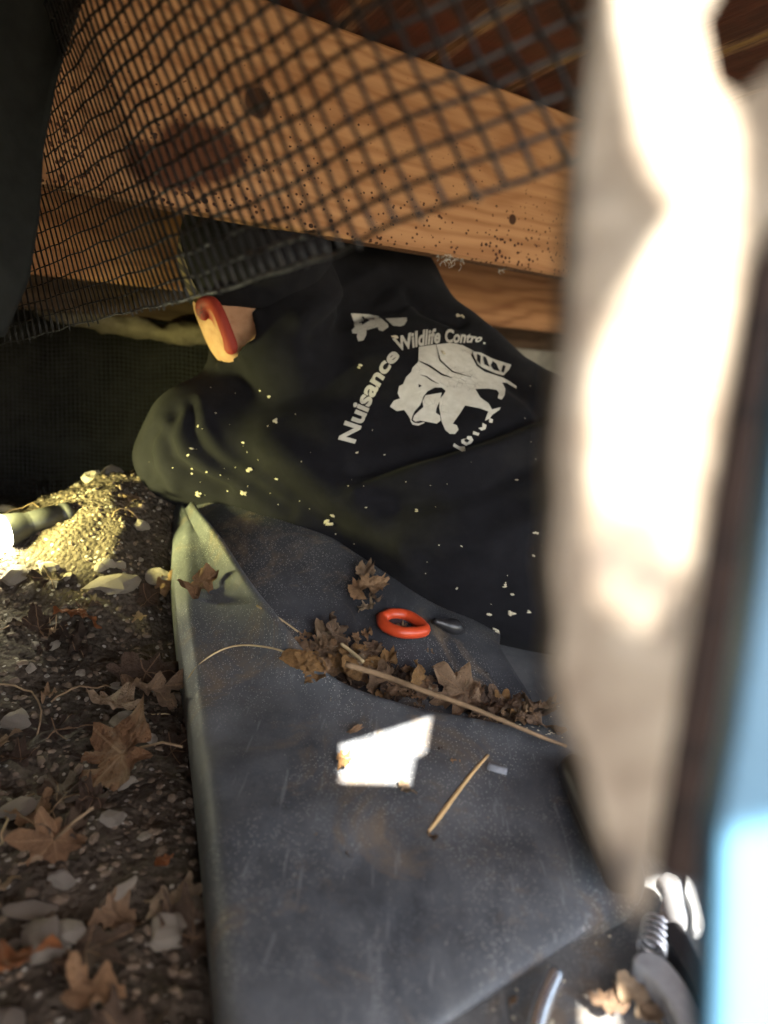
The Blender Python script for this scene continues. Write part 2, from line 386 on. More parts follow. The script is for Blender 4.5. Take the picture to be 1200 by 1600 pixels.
def joist_local(px, py):
    """where the picture point falls on the front face of the nearest joist, in its own x and z"""
    r = ray(px, py); t = (J0 - CAM).dot(JN) / r.dot(JN); p = CAM + r * t
    return (p - J0).dot(JDIR), p.z - JB
kn = []
for (px, py, r_) in ((403, 160, .0195), (800, 343, .0085)):
    x, z = joist_local(px, py); kn.append((x, z, r_))
st = []
for (px, py, rx, rz) in ((318, 238, .062, .036), (262, 262, .055, .030)):
    x, z = joist_local(px, py); st.append((x, z, rx, rz))
MAT['joist'] = wood('pine_joist', (.275, .125, .054), (.475, .262, .127), kn, st, pins=.42, rand=False)
MAT['beam'] = wood('pine_beam', (.22, .095, .04), (.44, .225, .10), ((.6, .08, .01),), (), pins=.0, grain=.7)
MAT['beam_old'] = wood('old_beam', (.05, .03, .018), (.11, .07, .045), rough=.9)
board('joist', J0, JDIR, -1.6, 2.6, JB, JT, .040, MAT['joist'], deck)
b2 = G(785, 512, .455) if False else P(785, 510, 1.62)
board('joist', Vector((b2.x, b2.y, 0)), JDIR, -3.0, 2.6, b2.z, JT, .045, MAT['beam'], deck)
b3 = P(840, 552, 2.05)
sill = board('sill_timber', Vector((b3.x, b3.y, 0)), JDIR, -3.2, 2.4, b3.z, b3.z + .16, .09, MAT['beam_old'], None)
tag(sill, 'dark old sill timber running behind the second joist', 'timber')
b4 = P(840, 580, 2.04)
foot = board('concrete_footing', Vector((b4.x, b4.y, 0)), JDIR, -.45, 2.4, b4.z - .35, b4.z + .055, .25, MAT['concrete'], None)
tag(foot, 'pale concrete footing under the dark sill timber', 'footing')
# deck boards, each a plank; unseen holes added to shape the sun patches
DA = math.radians(-24); DDIR = Vector((math.sin(DA), math.cos(DA), 0)); DN = Vector((DDIR.y, -DDIR.x, 0))
def prism(pts, s0, s1):
    bm = bmesh.new(); a = [bm.verts.new(p + S * s0) for p in pts]; b = [bm.verts.new(p + S * s1) for p in pts]; n = len(pts)
    bm.faces.new(a); bm.faces.new(b[::-1])
    for i in range(n): bm.faces.new((a[i], b[i], b[(i + 1) % n], a[(i + 1) % n]))
    bmesh.ops.recalc_face_normals(bm, faces=bm.faces); return bm
HOLES = []       # (points on the lit surface, name)
HOLES.append([G(a, b, .052) for a, b in ((528, 1168), (664, 1131), (661, 1180), (645, 1188), (640, 1226), (531, 1225))])
HOLES.append([G(a, b, .04) for a, b in ((1026, 1362), (1072, 1352), (1104, 1440), (1096, 1480), (1052, 1455))])
HOLES.append([G(a, b, .03) for a, b in ((925, 1562), (965, 1545), (985, 1580), (975, 1640), (930, 1640))])
HOLES.append([P(a, b, .13) for a, b in ((958, -60), (1105, -60), (1128, 130), (1160, 215), (1155, 420), (1115, 640), (1075, 860), (1020, 985), (930, 930), (925, 640), (950, 500), (1060, 330), (1000, 230))])
HOLES.append([P(a, b, .142) for a, b in ((1135, 1300), (1330, 1265), (1330, 1900), (1125, 1900))])
holes_bm = [prism(h, .02, 1.6) for h in HOLES]
PW, PG = .138, -.001
cutters = []
for hb in holes_bm:
    me = bpy.data.meshes.new('cut'); hb.to_mesh(me); hb.free(); cutters.append((me, [Vector(v.co) for v in me.vertices]))
ts = [-.55 + 0 * i for i in range(1)]
D0 = P(657, 111, 1); D0 = G(657, 111, JT) ; off0 = D0.dot(DN)
kmin, kmax = -16, 16
planks = []
for k in range(kmin, kmax):
    c = off0 + PW / 2 + PG / 2 + k * (PW + PG)
    # from a straight front edge at y=-.42 to the far end
    def along(y): return (y - c * DN.y) / DDIR.y
    a0, a1 = along(-.42), along(3.2)
    n = 24; v, f = [], []
    for i in range(n + 1):
        x = a0 + (a1 - a0) * i / n; wv = .002 * nz(x * 2.3, k * 3.1)
        for (yy, z_) in ((-PW / 2, .007), (-PW / 2 + .005, 0), (PW / 2 - .005, 0), (PW / 2, .007), (PW / 2, .030), (-PW / 2, .030)): v.append((x, yy + wv, z_ + .001 * nz(x * 3, k * 5.0)))
    for i in range(n):
        for q in range(6): f.append((i * 6 + q, i * 6 + (q + 1) % 6, (i + 1) * 6 + (q + 1) % 6, (i + 1) * 6 + q))
    f.append((5, 4, 3, 2, 1, 0)); f.append(tuple(range(n * 6, n * 6 + 6)))
    o = obj('plank', v, f, MAT['plank'])
    bm = bmesh.new(); bm.from_mesh(o.data); bmesh.ops.recalc_face_normals(bm, faces=bm.faces); bm.to_mesh(o.data); bm.free()
    o.matrix_world = Matrix(((DDIR.x, DN.x, 0, DN.x * c), (DDIR.y, DN.y, 0, DN.y * c), (0, 0, 1, JT + .003), (0, 0, 0, 1)))
    bpy.context.view_layer.update(); planks.append((o, c))
for me, vs_ in cutters:
    # cross-section of the cutter at deck height
    t0, t1 = vs_[:len(vs_) // 2], vs_[len(vs_) // 2:]
    pts = [a + (b - a) * ((JT + .015 - a.z) / (b.z - a.z)) for a, b in zip(t0, t1)]
    lo, hi = min(p.dot(DN) for p in pts), max(p.dot(DN) for p in pts)
    co_ = link(bpy.data.objects.new('cutter', me))
    for o, c in planks:
        if c + PW / 2 + .02 > lo and c - PW / 2 - .02 < hi:
            m = o.modifiers.new('b', 'BOOLEAN'); m.operation = 'DIFFERENCE'; m.solver = 'EXACT'; m.object = co_
            dg = bpy.context.evaluated_depsgraph_get(); nm = bpy.data.meshes.new_from_object(o.evaluated_get(dg))
            o.modifiers.clear(); o.data = nm
    bpy.data.objects.remove(co_)
for o, c in planks: setpar(o, deck)
# unseen boards added behind the camera to block light from the left
blocker_boards = empty('light_block_boards', (-.8, -.16, 0)); tag(blocker_boards, 'unseen upright boards added to block light from the left', 'light_blocker')
for k in range(11):
    x0 = -1.42 + k * .125
    bm = bmesh.new(); bmesh.ops.create_cube(bm, size=1)
    for v in bm.verts: v.co = Vector((x0 + .0615 + v.co.x * .123, -.16 + v.co.y * .02, .35 + v.co.z * .80))
    o = obj_bm('light_block_board', bm, MAT['plank'], blocker_boards); bevel(o, .002)

# ------------------------------------------------------------------ earth bank and added side wall of the crawl space
def wall_sheet(name, a, b, z0, z1, amp, nrm, mat):
    v, f = [], []; nu, nv = 140, 40
    for j in range(nv + 1):
        for i in range(nu + 1):
            p = a.lerp(b, i / nu); z = z0 + (z1 - z0) * j / nv
            d = amp * (nz(p.x * 3 + p.y * 3, z * 5) + .5 * nz(p.x * 9 + p.y * 9, z * 12, 4) + .2 * nz(p.x * 30 + p.y * 30, z * 34, 7))
            v.append(p + nrm * d + Vector((0, 0, z)))
    for j in range(nv):
        for i in range(nu): f.append((j * (nu + 1) + i, j * (nu + 1) + i + 1, (j + 1) * (nu + 1) + i + 1, (j + 1) * (nu + 1) + i))
    return tag(obj(name, v, f, mat, None, True), kind='structure')
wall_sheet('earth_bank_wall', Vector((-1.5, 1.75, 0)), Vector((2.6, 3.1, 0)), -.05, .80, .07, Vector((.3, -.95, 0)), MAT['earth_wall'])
wall_sheet('added_side_wall', Vector((-1.15, -.4, 0)), Vector((-1.35, 2.1, 0)), -.05, .80, .05, Vector((1, 0, 0)), MAT['earth_wall'])  # unseen wall, added to keep the left side dark

# ------------------------------------------------------------------ rubber sheeting on the ground
def loft(name, rows, mat, nu, amp=.0025, smooth=True, even=True):
    """rows: list of lists of Vectors of equal length; columns are resampled with Catmull-Rom"""
    cols = []
    for r in rows:
        a = np.array([tuple(p) for p in r]); d = np.concatenate([[0], np.cumsum(np.linalg.norm(np.diff(a, axis=0), axis=1))]) if even else np.arange(len(a))
        q = np.stack([np.interp(np.linspace(0, d[-1], nu), d, a[:, c]) for c in range(3)], 1)
        for _ in range(3): q[1:-1] = (q[:-2] + 2 * q[1:-1] + q[2:]) / 4
        cols.append(q)
    v, f = [], []
    for r in cols:
        for p in r:
            d = amp * min(1, max(.25, (p[1] - .33) / .15)) * (nz(p[0] * 7, p[1] * 7, 2) + .5 * nz(p[0] * 19, p[1] * 19, 6)); v.append((p[0], p[1], p[2] + d))
    for j in range(len(cols) - 1):
        for i in range(nu - 1): f.append((j * nu + i, j * nu + i + 1, (j + 1) * nu + i + 1, (j + 1) * nu + i))
    return obj(name, v, f, mat, None, smooth)
NT = 90
Lc = catmull([(267, 782, .155), (270, 930, .10), (290, 1080, .062), (310, 1250, .052), (325, 1400, .050), (345, 1600, .05), (362, 1750, .05), (372, 1850, .05), (376, 1900, .05), (378, 1930, .05)], NT)
Rc = catmull([(300, 786, .165), (420, 950, .118), (500, 1050, .080), (640, 1106, .066), (870, 1166, .058), (985, 1300, .045), (965, 1418, .0295), (700, 1504, .0285), (525, 1590, .0285), (400, 1790, .0285)], NT)
rows = []
for i, (l, r) in enumerate(zip(Lc, Rc)):
    t = i / (NT - 1); wdt = 16 * (1 - t) + 12
    gap = max(20.0, r[0] - l[0]); e = min(wdt, gap * .45)
    zl = l[2]; row = []
    A = G(l[0] + e, l[1], zl); Bp = G(r[0], r[1], r[2])
    left = Vector((l[0], 0, 0))
    base = G(l[0], l[1], zl - .030)
    mid = G(l[0] + e * .25, l[1], zl - .010)
    foot_ = Vector((base.x + .004, base.y, base.z - .05))
    row += [foot_, base, mid, A]
    for q in (.2, .4, .6, .8):
        p = A.lerp(Bp, q); sag = .018 * math.sin(math.pi * q) * (1 - .7 * t); p.z -= sag * .5
        row.append(p)
    row.append(Bp)
    away = Vector((Bp.x, Bp.y, 0)).normalized()
    if i < NT * .52:
        row += [Bp + away * .012 + Vector((0, 0, -.006)), Bp + away * .02 + Vector((0, 0, -.03))]
    else:
        out = Vector((.6, -.8, 0)); row += [Bp + out * .003 + Vector((0, 0, -.002)), Bp + out * .003 + Vector((0, 0, -.007))]
    rows.append(row)
flap = loft('rubber_sheet', rows, MAT['sheet'], 120, .0055)
tag(flap, 'dusty grey rubber sheet folded over with a pale stick lying on it', 'sheet', None)
# the part of the sheet that rises towards the person
Vc = catmull([(296, 786, .150), (415, 962, .085), (512, 1066, .035), (650, 1120, .022), (760, 1125, .020), (832, 1098, .022)], 60)
Uc = catmull([(320, 772, .165), (430, 800, .165), (560, 872, .125), (660, 945, .085), (735, 985, .062), (778, 1012, .045)], 60)
rows = []
for i, (a, b) in enumerate(zip(Vc, Uc)):
    A, Bp = G(*a), G(*b); t = i / 59; back = Vector((Bp.x, Bp.y, 0)).normalized()
    near = Vector((A.x, A.y, 0)).normalized()
    row = [A - near * .05 + Vector((0, 0, -.008)), A]
    for q in (.25, .5, .75):
        p = A.lerp(Bp, q); p.z += .010 * math.sin(math.pi * q) * (1 - t) + .012 * math.exp(-((t - .52) / .10) ** 2) * math.sin(math.pi * q); row.append(p)
    row += [Bp, Bp + back * .15 + Vector((0, 0, -.01)), Bp + back * .4 + Vector((0, 0, -.04))]
    rows.append(row)
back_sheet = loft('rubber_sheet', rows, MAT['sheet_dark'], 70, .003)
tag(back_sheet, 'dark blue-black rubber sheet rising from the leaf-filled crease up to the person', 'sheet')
# underlying flat sheet
rows = []
for j in range(40):
    y = -.05 + 1.7 * j / 39; xl = max(-.24, np.interp(y, [p.y for p in edge_xy][::-1], [p.x for p in edge_xy][::-1])) + .06
    rows.append([Vector((xl + (1.7 - xl) * q, y, .020 + (.0 if y < 1 else -.01))) for q in np.linspace(0, 1, 12)])
base_sheet = loft('rubber_sheet', rows, MAT['sheet_pale'], 70, .004)
tag(base_sheet, 'lowest flat grey rubber sheet with a bent steel tube lying on it', 'sheet')
for o in (flap, back_sheet): solidify(o, .003)
solidify(base_sheet, .002)

# ------------------------------------------------------------------ volumes to surfaces
class Field:
    def __init__(s, xs, ys, zs):
        s.xs, s.ys, s.zs = map(np.asarray, (xs, ys, zs)); s.F = np.full((len(xs), len(ys), len(zs)), .5, np.float32)
    def box(s, lo, hi):
        sl = []
        for ax, a, b in zip((s.xs, s.ys, s.zs), lo, hi):
            i0 = max(0, np.searchsorted(ax, a) - 1); i1 = min(len(ax), np.searchsorted(ax, b) + 1); sl.append(slice(i0, max(i1, i0 + 1)))
        X = s.xs[sl[0]][:, None, None]; Y = s.ys[sl[1]][None, :, None]; Z = s.zs[sl[2]][None, None, :]
        return tuple(sl), X, Y, Z
    def cap(s, a, b, ra, rb, k=.03):
        a, b = Vector(a), Vector(b); m_ = max(ra, rb) + .12
        lo = [min(a[i], b[i]) - m_ for i in range(3)]; hi = [max(a[i], b[i]) + m_ for i in range(3)]
        sl, X, Y, Z = s.box(lo, hi); ba = b - a; L2 = max(ba.length_squared, 1e-9)
        h = np.clip(((X - a.x) * ba.x + (Y - a.y) * ba.y + (Z - a.z) * ba.z) / L2, 0, 1)
        d = np.sqrt((X - a.x - h * ba.x) ** 2 + (Y - a.y - h * ba.y) ** 2 + (Z - a.z - h * ba.z) ** 2) - (ra + (rb - ra) * h)
        s.add(sl, d, k)
    def ell(s, c, axes, rad, k=.03):
        c = Vector(c); m_ = max(rad) + .1; sl, X, Y, Z = s.box([c[i] - m_ for i in range(3)], [c[i] + m_ for i in range(3)])
        q = 0; q2 = 0
        for ax, r in zip(axes, rad):
            u = ((X - c.x) * ax.x + (Y - c.y) * ax.y + (Z - c.z) * ax.z); q = q + (u / r) ** 2; q2 = q2 + (u / r / r) ** 2
        k0 = np.sqrt(q); s.add(sl, k0 * (k0 - 1) / np.maximum(np.sqrt(q2), 1e-6), k)
    def add(s, sl, d, k):
        f = s.F[sl]
        if k > 0:
            h = np.clip(.5 + .5 * (f - d) / k, 0, 1); s.F[sl] = f * (1 - h) + d * h - k * h * (1 - h)
        else: s.F[sl] = np.minimum(f, d)
    def halfspace(s, p, n, k=0):
        """keep the side n points away from"""
        p, n = Vector(p), Vector(n).normalized()
        d = (s.xs[:, None, None] - p.x) * n.x + (s.ys[None, :, None] - p.y) * n.y + (s.zs[None, None, :] - p.z) * n.z
        s.F = np.maximum(s.F, d.astype(np.float32))
    def nets(s):
        Fv = s.F; ins = Fv < 0; nx, ny, nz3 = Fv.shape
        cnt = np.zeros((nx - 1, ny - 1, nz3 - 1), np.int8)
        for i in (0, 1):
            for j in (0, 1):
                for k in (0, 1): cnt += ins[i:nx - 1 + i, j:ny - 1 + j, k:nz3 - 1 + k]
        act = np.argwhere((cnt > 0) & (cnt < 8)); idx = -np.ones(cnt.shape, np.int64); idx[tuple(act.T)] = np.arange(len(act))
        acc = np.zeros((len(act), 3)); num = np.zeros(len(act)); cor = [(i, j, k) for i in (0, 1) for j in (0, 1) for k in (0, 1)]
        ax = (s.xs, s.ys, s.zs)
        for p in cor:
            for dd in range(3):
                if p[dd] == 0:
                    q = list(p); q[dd] = 1
                    A = act + p; B = act + q; fa = Fv[tuple(A.T)]; fb = Fv[tuple(B.T)]; m_ = (fa < 0) != (fb < 0)
                    t = np.where(m_, fa / np.where(m_, fa - fb, 1), 0)
                    pos = np.stack([ax[c][A[:, c]] + (ax[c][B[:, c]] - ax[c][A[:, c]]) * t for c in range(3)], 1)
                    acc += pos * m_[:, None]; num += m_
        V = acc / num[:, None]; faces = []
        for dd in range(3):
            o1, o2 = [(1, 2), (2, 0), (0, 1)][dd]
            a = ins; sh = [slice(None)] * 3; sh2 = [slice(None)] * 3; sh[dd] = slice(0, -1); sh2[dd] = slice(1, None)
            ch = a[tuple(sh)] != a[tuple(sh2)]; e = np.argwhere(ch)
            ok = (e[:, o1] > 0) & (e[:, o2] > 0) & (e[:, o1] < cnt.shape[o1]) & (e[:, o2] < cnt.shape[o2]); e = e[ok]
            u = np.zeros(3, int); u[o1] = 1; v_ = np.zeros(3, int); v_[o2] = 1
            c0, c1, c2, c3 = e - u - v_, e - v_, e, e - u
            qf = np.stack([idx[tuple(c.T)] for c in (c0, c1, c2, c3)], 1); fl = a[tuple(e.T)]
            qf[~fl] = qf[~fl][:, ::-1]; faces.append(qf)
        Fc = np.concatenate(faces); Fc = Fc[(Fc >= 0).all(1)]; return V, Fc
def relax(V, Fc, it=2, lam=.5):
    e = np.concatenate([Fc[:, [i, (i + 1) % 4]] for i in range(4)]); e = np.concatenate([e, e[:, ::-1]])
    for _ in range(it):
        acc = np.zeros_like(V); n = np.zeros(len(V)); np.add.at(acc, e[:, 0], V[e[:, 1]]); np.add.at(n, e[:, 0], 1)
        V = V + lam * (acc / np.maximum(n, 1)[:, None] - V)
    return V
def vnormals(V, Fc):
    n = np.cross(V[Fc[:, 2]] - V[Fc[:, 0]], V[Fc[:, 3]] - V[Fc[:, 1]]); out = np.zeros_like(V)
    for i in range(4): np.add.at(out, Fc[:, i], n)
    return out / np.maximum(np.linalg.norm(out, axis=1), 1e-12)[:, None]
def projN(V):
    d = V - np.array(CAM); t = d @ np.array(FWD); return np.stack([CX + F * (d @ np.array(RIGHT)) / t, CY - F * (d @ np.array(UP)) / t], 1)
def varied(lo, hi, zones, coarse):
    """axis samples: zones = [(a,b,step)]"""
    x = lo; out = [lo]
    while x < hi:
        st_ = coarse
        for a, b, s_ in zones:
            if a <= x <= b: st_ = min(st_, s_)
        x += st_; out.append(x)
    return np.array(out)

# ------------------------------------------------------------------ the person
HEAD = P(392, 424, 1.06)
xs = varied(-.75, 1.55, [(-.34, -.10, .0035)], .009); ys = varied(.75, 1.85, [(.90, 1.12, .0035)], .009); zs = varied(-.02, .68, [(.36, .62, .0035)], .009)
body = Field(xs, ys, zs)
LSH, RSH = P(322, 690, 1.10), P(585, 462, 1.25)
LEL, LWR = P(270, 748, 1.30), P(140, 790, 1.44)
REL, RWR = P(450, 440, 1.42), P(470, 560, 1.56)
PEL = P(1090, 900, 1.06)
WAI = P(860, 800, 1.09); MID = P(600, 650, 1.15); NEK = P(430, 575, 1.14)
LHIP = PEL + Vector((.05, -.07, -.02)); RHIP = PEL + Vector((.05, .08, .06))
LKN, RKN = Vector((.90, .93, .085)), Vector((.92, 1.12, .11)); LAN, RAN = Vector((1.30, .98, .07)), Vector((1.32, 1.16, .075))
# trunk and limbs under the clothes
for a, b, ra, rb in ((LSH, RSH, .06, .06), (NEK, MID, .06, .09), (MID, WAI, .09, .10), (WAI, PEL, .10, .10),
                     (LSH, LEL, .048, .040), (LEL, LWR, .040, .027), (RSH, REL, .048, .040), (REL, RWR, .040, .027),
                     (LHIP, LKN, .075, .055), (LKN, LAN, .052, .036), (RHIP, RKN, .075, .055), (RKN, RAN, .052, .036)):
    body.cap(a, b, ra, rb, .03)
def hand(wr, el, side):
    d = (wr - el).normalized(); s_ = d.cross(Vector((0, 0, 1))).normalized() * side; dn = Vector((0, 0, -1))
    for q in (-.6, -.2, .2, .6): body.cap(wr + d * .01 + s_ * q * .03, wr + d * .085 + s_ * q * .06, .013, .013, .006)
    for q, ln in ((-.032, .062), (-.011, .075), (.011, .08), (.033, .07)):
        k1 = wr + d * .09 + s_ * q; k2 = k1 + (d * .8 + dn * .4).normalized() * ln * .5; k3 = k2 + (d * .3 + dn * .9).normalized() * ln * .5
        body.cap(k1, k2, .0095, .009, .003); body.cap(k2, k3, .009, .008, .003)
    t1 = wr + d * .03 + s_ * .035; t2 = t1 + (d * .6 + s_ * .7).normalized() * .045; t3 = t2 + (d * .9 + dn * .3).normalized() * .03
    body.cap(t1, t2, .013, .011, .004); body.cap(t2, t3, .011, .009, .003)
hand(LWR, LEL, -1); hand(RWR, REL, 1)
# neck, skull, jaw, face turned away
hf = Vector((-.72, .66, -.20)).normalized(); hu = Vector((-.22, -.05, .97)); hu = (hu - hf * hu.dot(hf)).normalized(); hl = hu.cross(hf)
body.cap(P(392, 480, 1.055), NEK, .062, .066, .02)
body.ell(HEAD, (hf, hl, hu), (.100, .078, .098), .02)
body.cap(P(352, 478, 1.045), P(366, 528, 1.055), .040, .034, .02)                     # cheek and jaw angle
FACE = HEAD + hf * .035 + hu * -.06
body.ell(FACE, (hf, hl, hu), (.062, .062, .078), .02)
body.cap(FACE + hf * .05 + hu * -.055, FACE + hf * .055 + hu * -.058, .022, .02, .02)   # chin
body.cap(FACE + hf * .058 + hu * .045, FACE + hf * .082 + hu * .005, .009, .013, .012)  # nose
for s_ in (-1, 1):
    body.cap(FACE + hf * .050 + hl * .03 * s_ + hu * .052, FACE + hf * .055 + hl * .012 * s_ + hu * .05, .010, .010, .008)   # brow
    body.ell(FACE + hf * .048 + hl * .03 * s_ + hu * .035, (hf, hl, hu), (.012, .014, .009), .003)                            # eye
body.cap(FACE + hf * .058 + hl * -.02 + hu * -.02, FACE + hf * .058 + hl * .02 + hu * -.02, .007, .007, .004)                  # lips
body.cap(FACE + hf * .057 + hl * -.016 + hu * -.031, FACE + hf * .057 + hl * .016 + hu * -.031, .008, .008, .004)
# ears: a rim along the helix and a thinner inner plate
EAR = [P(*q) for q in catmull([(319, 496, .984), (313, 482, .978), (319, 471, .972), (333, 473, .967), (344, 492, .964), (353, 515, .966), (360, 536, .972), (361, 546, .978)], 30)]
INN = [P(*q) for q in catmull([(324, 492, .992), (326, 486, .990), (330, 484, .988), (336, 490, .988), (342, 504, .990), (348, 520, .994), (354, 534, .998), (356, 540, 1.0)], 30)]
for k_, (a, b) in enumerate(zip(EAR, EAR[1:])): body.cap(a, b, .0050 + .0022 * k_ / 29, .0050 + .0022 * (k_ + 1) / 29, .004)
for a, b in zip(EAR[4::2], INN[4::2]): body.cap(a, b, .0042, .0055, .005); body.cap(b, b + FWD * .03, .0055, .008, .006)
off = hl * -1.78 * (sum(EAR, Vector()) / len(EAR) - HEAD).dot(hl)
for a, b in zip(EAR, EAR[1:]): body.cap(a + off, b + off, .0058, .0058, .003)
bv, bf = body.nets(); bv = relax(bv, bf, 1, .4)
person = obj('person', bv, bf, MAT['skin'], None, True)
tag(person, 'person in a black printed shirt and dark cap lying and reaching under the deck', 'person')
earN = np.array([tuple(e) for e in EAR]); segd = np.min(np.stack([np.linalg.norm(bv - (earN[i] * (1 - t) + earN[i + 1] * t), axis=1) for i in range(len(earN) - 1) for t in (0, .5, 1)]), axis=0)
at = person.data.attributes.new('flush', 'FLOAT', 'POINT'); at.data.foreach_set('value', np.clip(1.75 - segd / .011, 0, 1).astype(np.float32))
pp = projN(bv); side = np.clip(1 - np.hypot((pp[:, 0] - 312) / 14, (pp[:, 1] - 486) / 26), 0, 1) * 1.6
at = person.data.attributes.new('stubble', 'FLOAT', 'POINT'); at.data.foreach_set('value', np.clip(side, 0, 1).astype(np.float32))

# the shirt
xs = varied(-.52, .80, [(-.45, .35, .0055)], .009); ys = varied(.78, 1.62, [(.85, 1.25, .0055)], .009); zs = varied(.0, .66, [(.05, .62, .0055)], .009)
sh = Field(xs, ys, zs)
Ls = P(326, 686, 1.10)
chain = [
 (Ls, P(520, 560, 1.20), .076, .095), (P(520, 560, 1.20), P(590, 470, 1.25), .095, .090),
 (P(326, 698, 1.10), P(500, 742, 1.09), .074, .112), (P(500, 742, 1.09), P(700, 835, 1.06), .112, .125), (P(700, 835, 1.06), P(980, 930, 1.04), .125, .115),
 (P(590, 468, 1.25), P(680, 600, 1.22), .088, .112), (P(680, 600, 1.22), P(870, 735, 1.15), .112, .118), (P(870, 735, 1.15), P(1100, 850, 1.12), .118, .11),
 (P(436, 570, 1.15), P(600, 650, 1.15), .078, .125), (P(600, 650, 1.15), P(860, 800, 1.09), .125, .13), (P(860, 800, 1.09), P(1080, 890, 1.07), .13, .125),
 (P(410, 535, 1.115), P(440, 580, 1.15), .066, .085),                                     # collar
 (Ls, P(284, 716, 1.13), .072, .056), (P(284, 716, 1.13), P(270, 736, 1.22), .056, .05),    # lower sleeve
 (P(590, 468, 1.26), P(500, 432, 1.34), .092, .085), (P(500, 432, 1.34), REL, .08, .07),    # upper sleeve
 (P(612, 470, 1.18), P(560, 440, 1.20), .042, .05),                                        # bunched cloth over the shoulder
]
for a, b, ra, rb in chain: sh.cap(a, b, ra, rb, .045)
for a, b, ra, rb in ((P(462, 448, 1.045), P(446, 545, 1.035), .060, .060), (P(470, 450, 1.15), P(560, 450, 1.22), .07, .08)): sh.cap(a, b, ra, rb, .03)
# neck opening: cut along the neckline
X = sh.xs[:, None, None]; Y = sh.ys[None, :, None]; Z = sh.zs[None, None, :]
def cutplane(p0, p1):
    n_ = ray(*p0).cross(ray(*p1)).normalized(); return X * n_.x + Y * n_.y + (Z - H) * n_.z
cA = cutplane((396, 420), (401, 540)); cB = cutplane((410, 522), (340, 576))
if cA[0, 0, 0] < 0: pass
ref = P(372, 514, 1.01); sa = np.sign(ray(396, 420).cross(ray(401, 540)).dot(ref - CAM)); sb_ = np.sign(ray(410, 522).cross(ray(340, 576)).dot(ref - CAM))
removed = np.minimum(cA * sa, cB * sb_)
nearN = np.sqrt((X - ref.x) ** 2 + (Y - ref.y) ** 2 + (Z - ref.z) ** 2)
sh.F = np.where(nearN < .082, np.maximum(sh.F, removed), sh.F).astype(np.float32)
sv, sf = sh.nets(); sv = relax(sv, sf, 3, .5); sn = vnormals(sv, sf); sp = projN(sv)
def seg_dist(pts, poly):
    best = np.full(len(pts), 1e9)
    for a, b in zip(poly, poly[1:]):
        a, b = np.array(a, float), np.array(b, float); ba = b - a
        t = np.clip(((pts - a) @ ba) / (ba @ ba), 0, 1); best = np.minimum(best, np.linalg.norm(pts - a - t[:, None] * ba, axis=1))
    return best
facing = np.clip(-((sv - np.array(CAM)) * sn).sum(1) / np.linalg.norm(sv - np.array(CAM), axis=1) * 3, 0, 1)
disp = np.zeros(len(sv))
for poly, wd, amp in (
    ([(300, 632), (302, 670), (318, 700), (350, 728), (410, 770), (450, 800)], 7, -.008), ([(312, 625), (318, 668), (340, 700), (390, 742), (440, 775)], 8, .006),
    ([(276, 645), (262, 680), (270, 715), (300, 742), (350, 765)], 9, -.012), ([(286, 650), (276, 682), (288, 708), (330, 738), (380, 762)], 9, .008),
    ([(262, 665), (248, 690), (252, 730), (270, 760)], 9, .010), ([(246, 672), (228, 705), (236, 745)], 7, -.008), ([(222, 700), (222, 735), (240, 765)], 8, .006),
    ([(420, 690), (560, 800), (640, 880)], 26, .006), ([(380, 720), (520, 830)], 22, -.006), ([(560, 742), (700, 700), (860, 640)], 14, -.007), ([(560, 765), (700, 728), (860, 672)], 18, .007),
    ([(620, 790), (760, 760), (870, 700)], 22, -.006), ([(640, 850), (760, 850), (860, 800)], 24, .007), ([(500, 520), (570, 470), (600, 445)], 16, -.007), ([(470, 500), (540, 450), (590, 425)], 18, .007),
    ([(640, 455), (660, 480), (720, 505)], 8, -.008), ([(560, 490), (620, 480), (640, 470)], 7, -.006), ([(345, 572), (372, 560), (392, 535), (402, 490)], 6, .004), ([(760, 540), (800, 600), (850, 640)], 10, -.005)):
    d = seg_dist(sp, poly); k_ = 1.35 if poly[0][0] < 330 else 1.0; disp += amp * (.7 if k_ > 1 else 1.7) * np.exp(-(d / wd / k_) ** 2) * facing
nn = np.array([noise.noise((v[0] * 9 + v[2] * 5, v[1] * 9, v[2] * 14)) * .0045 + noise.noise((v[0] * 24, v[1] * 24, v[2] * 30)) * .0016 for v in sv])
sv = sv + sn * (disp + nn)[:, None]
shirt = obj('shirt', sv, sf, MAT['shirt'], person, True)
shirt['label'] = 'black cotton work shirt with pale print on the back'
# trousers and boots
xs = varied(.30, 1.6, [], .009); ys = varied(.78, 1.35, [], .009); zs = varied(-.02, .45, [], .009)
tr = Field(xs, ys, zs)
for a, b, ra, rb in ((P(960, 850, 1.08), PEL, .125, .125), (PEL + Vector((0, -.04, 0)), PEL + Vector((0, .05, .03)), .125, .125), (LHIP, LKN, .10, .075), (LKN, LAN, .072, .058), (RHIP, RKN, .10, .075), (RKN, RAN, .072, .058)): tr.cap(a, b, ra, rb, .03)
tv, tf = tr.nets(); tv = relax(tv, tf, 2); obj('trousers', tv, tf, MAT['trousers'], person, True)
for an, kn_ in ((LAN, LKN), (RAN, RKN)):
    q = Field(varied(an.x - .1, an.x + .28, [], .007), varied(an.y - .12, an.y + .12, [], .007), varied(-.02, .25, [], .007)); d = (an - kn_).normalized()
    q.cap(an - d * .04, an + d * .05, .052, .056, .02); q.cap(an + d * .05 + Vector((0, -.02, -.015)), an + d * .16 + Vector((0, -.04, -.035)), .05, .035, .03)
    v, f = q.nets(); obj('boot', relax(v, f, 1), f, MAT['boot'], person, True)
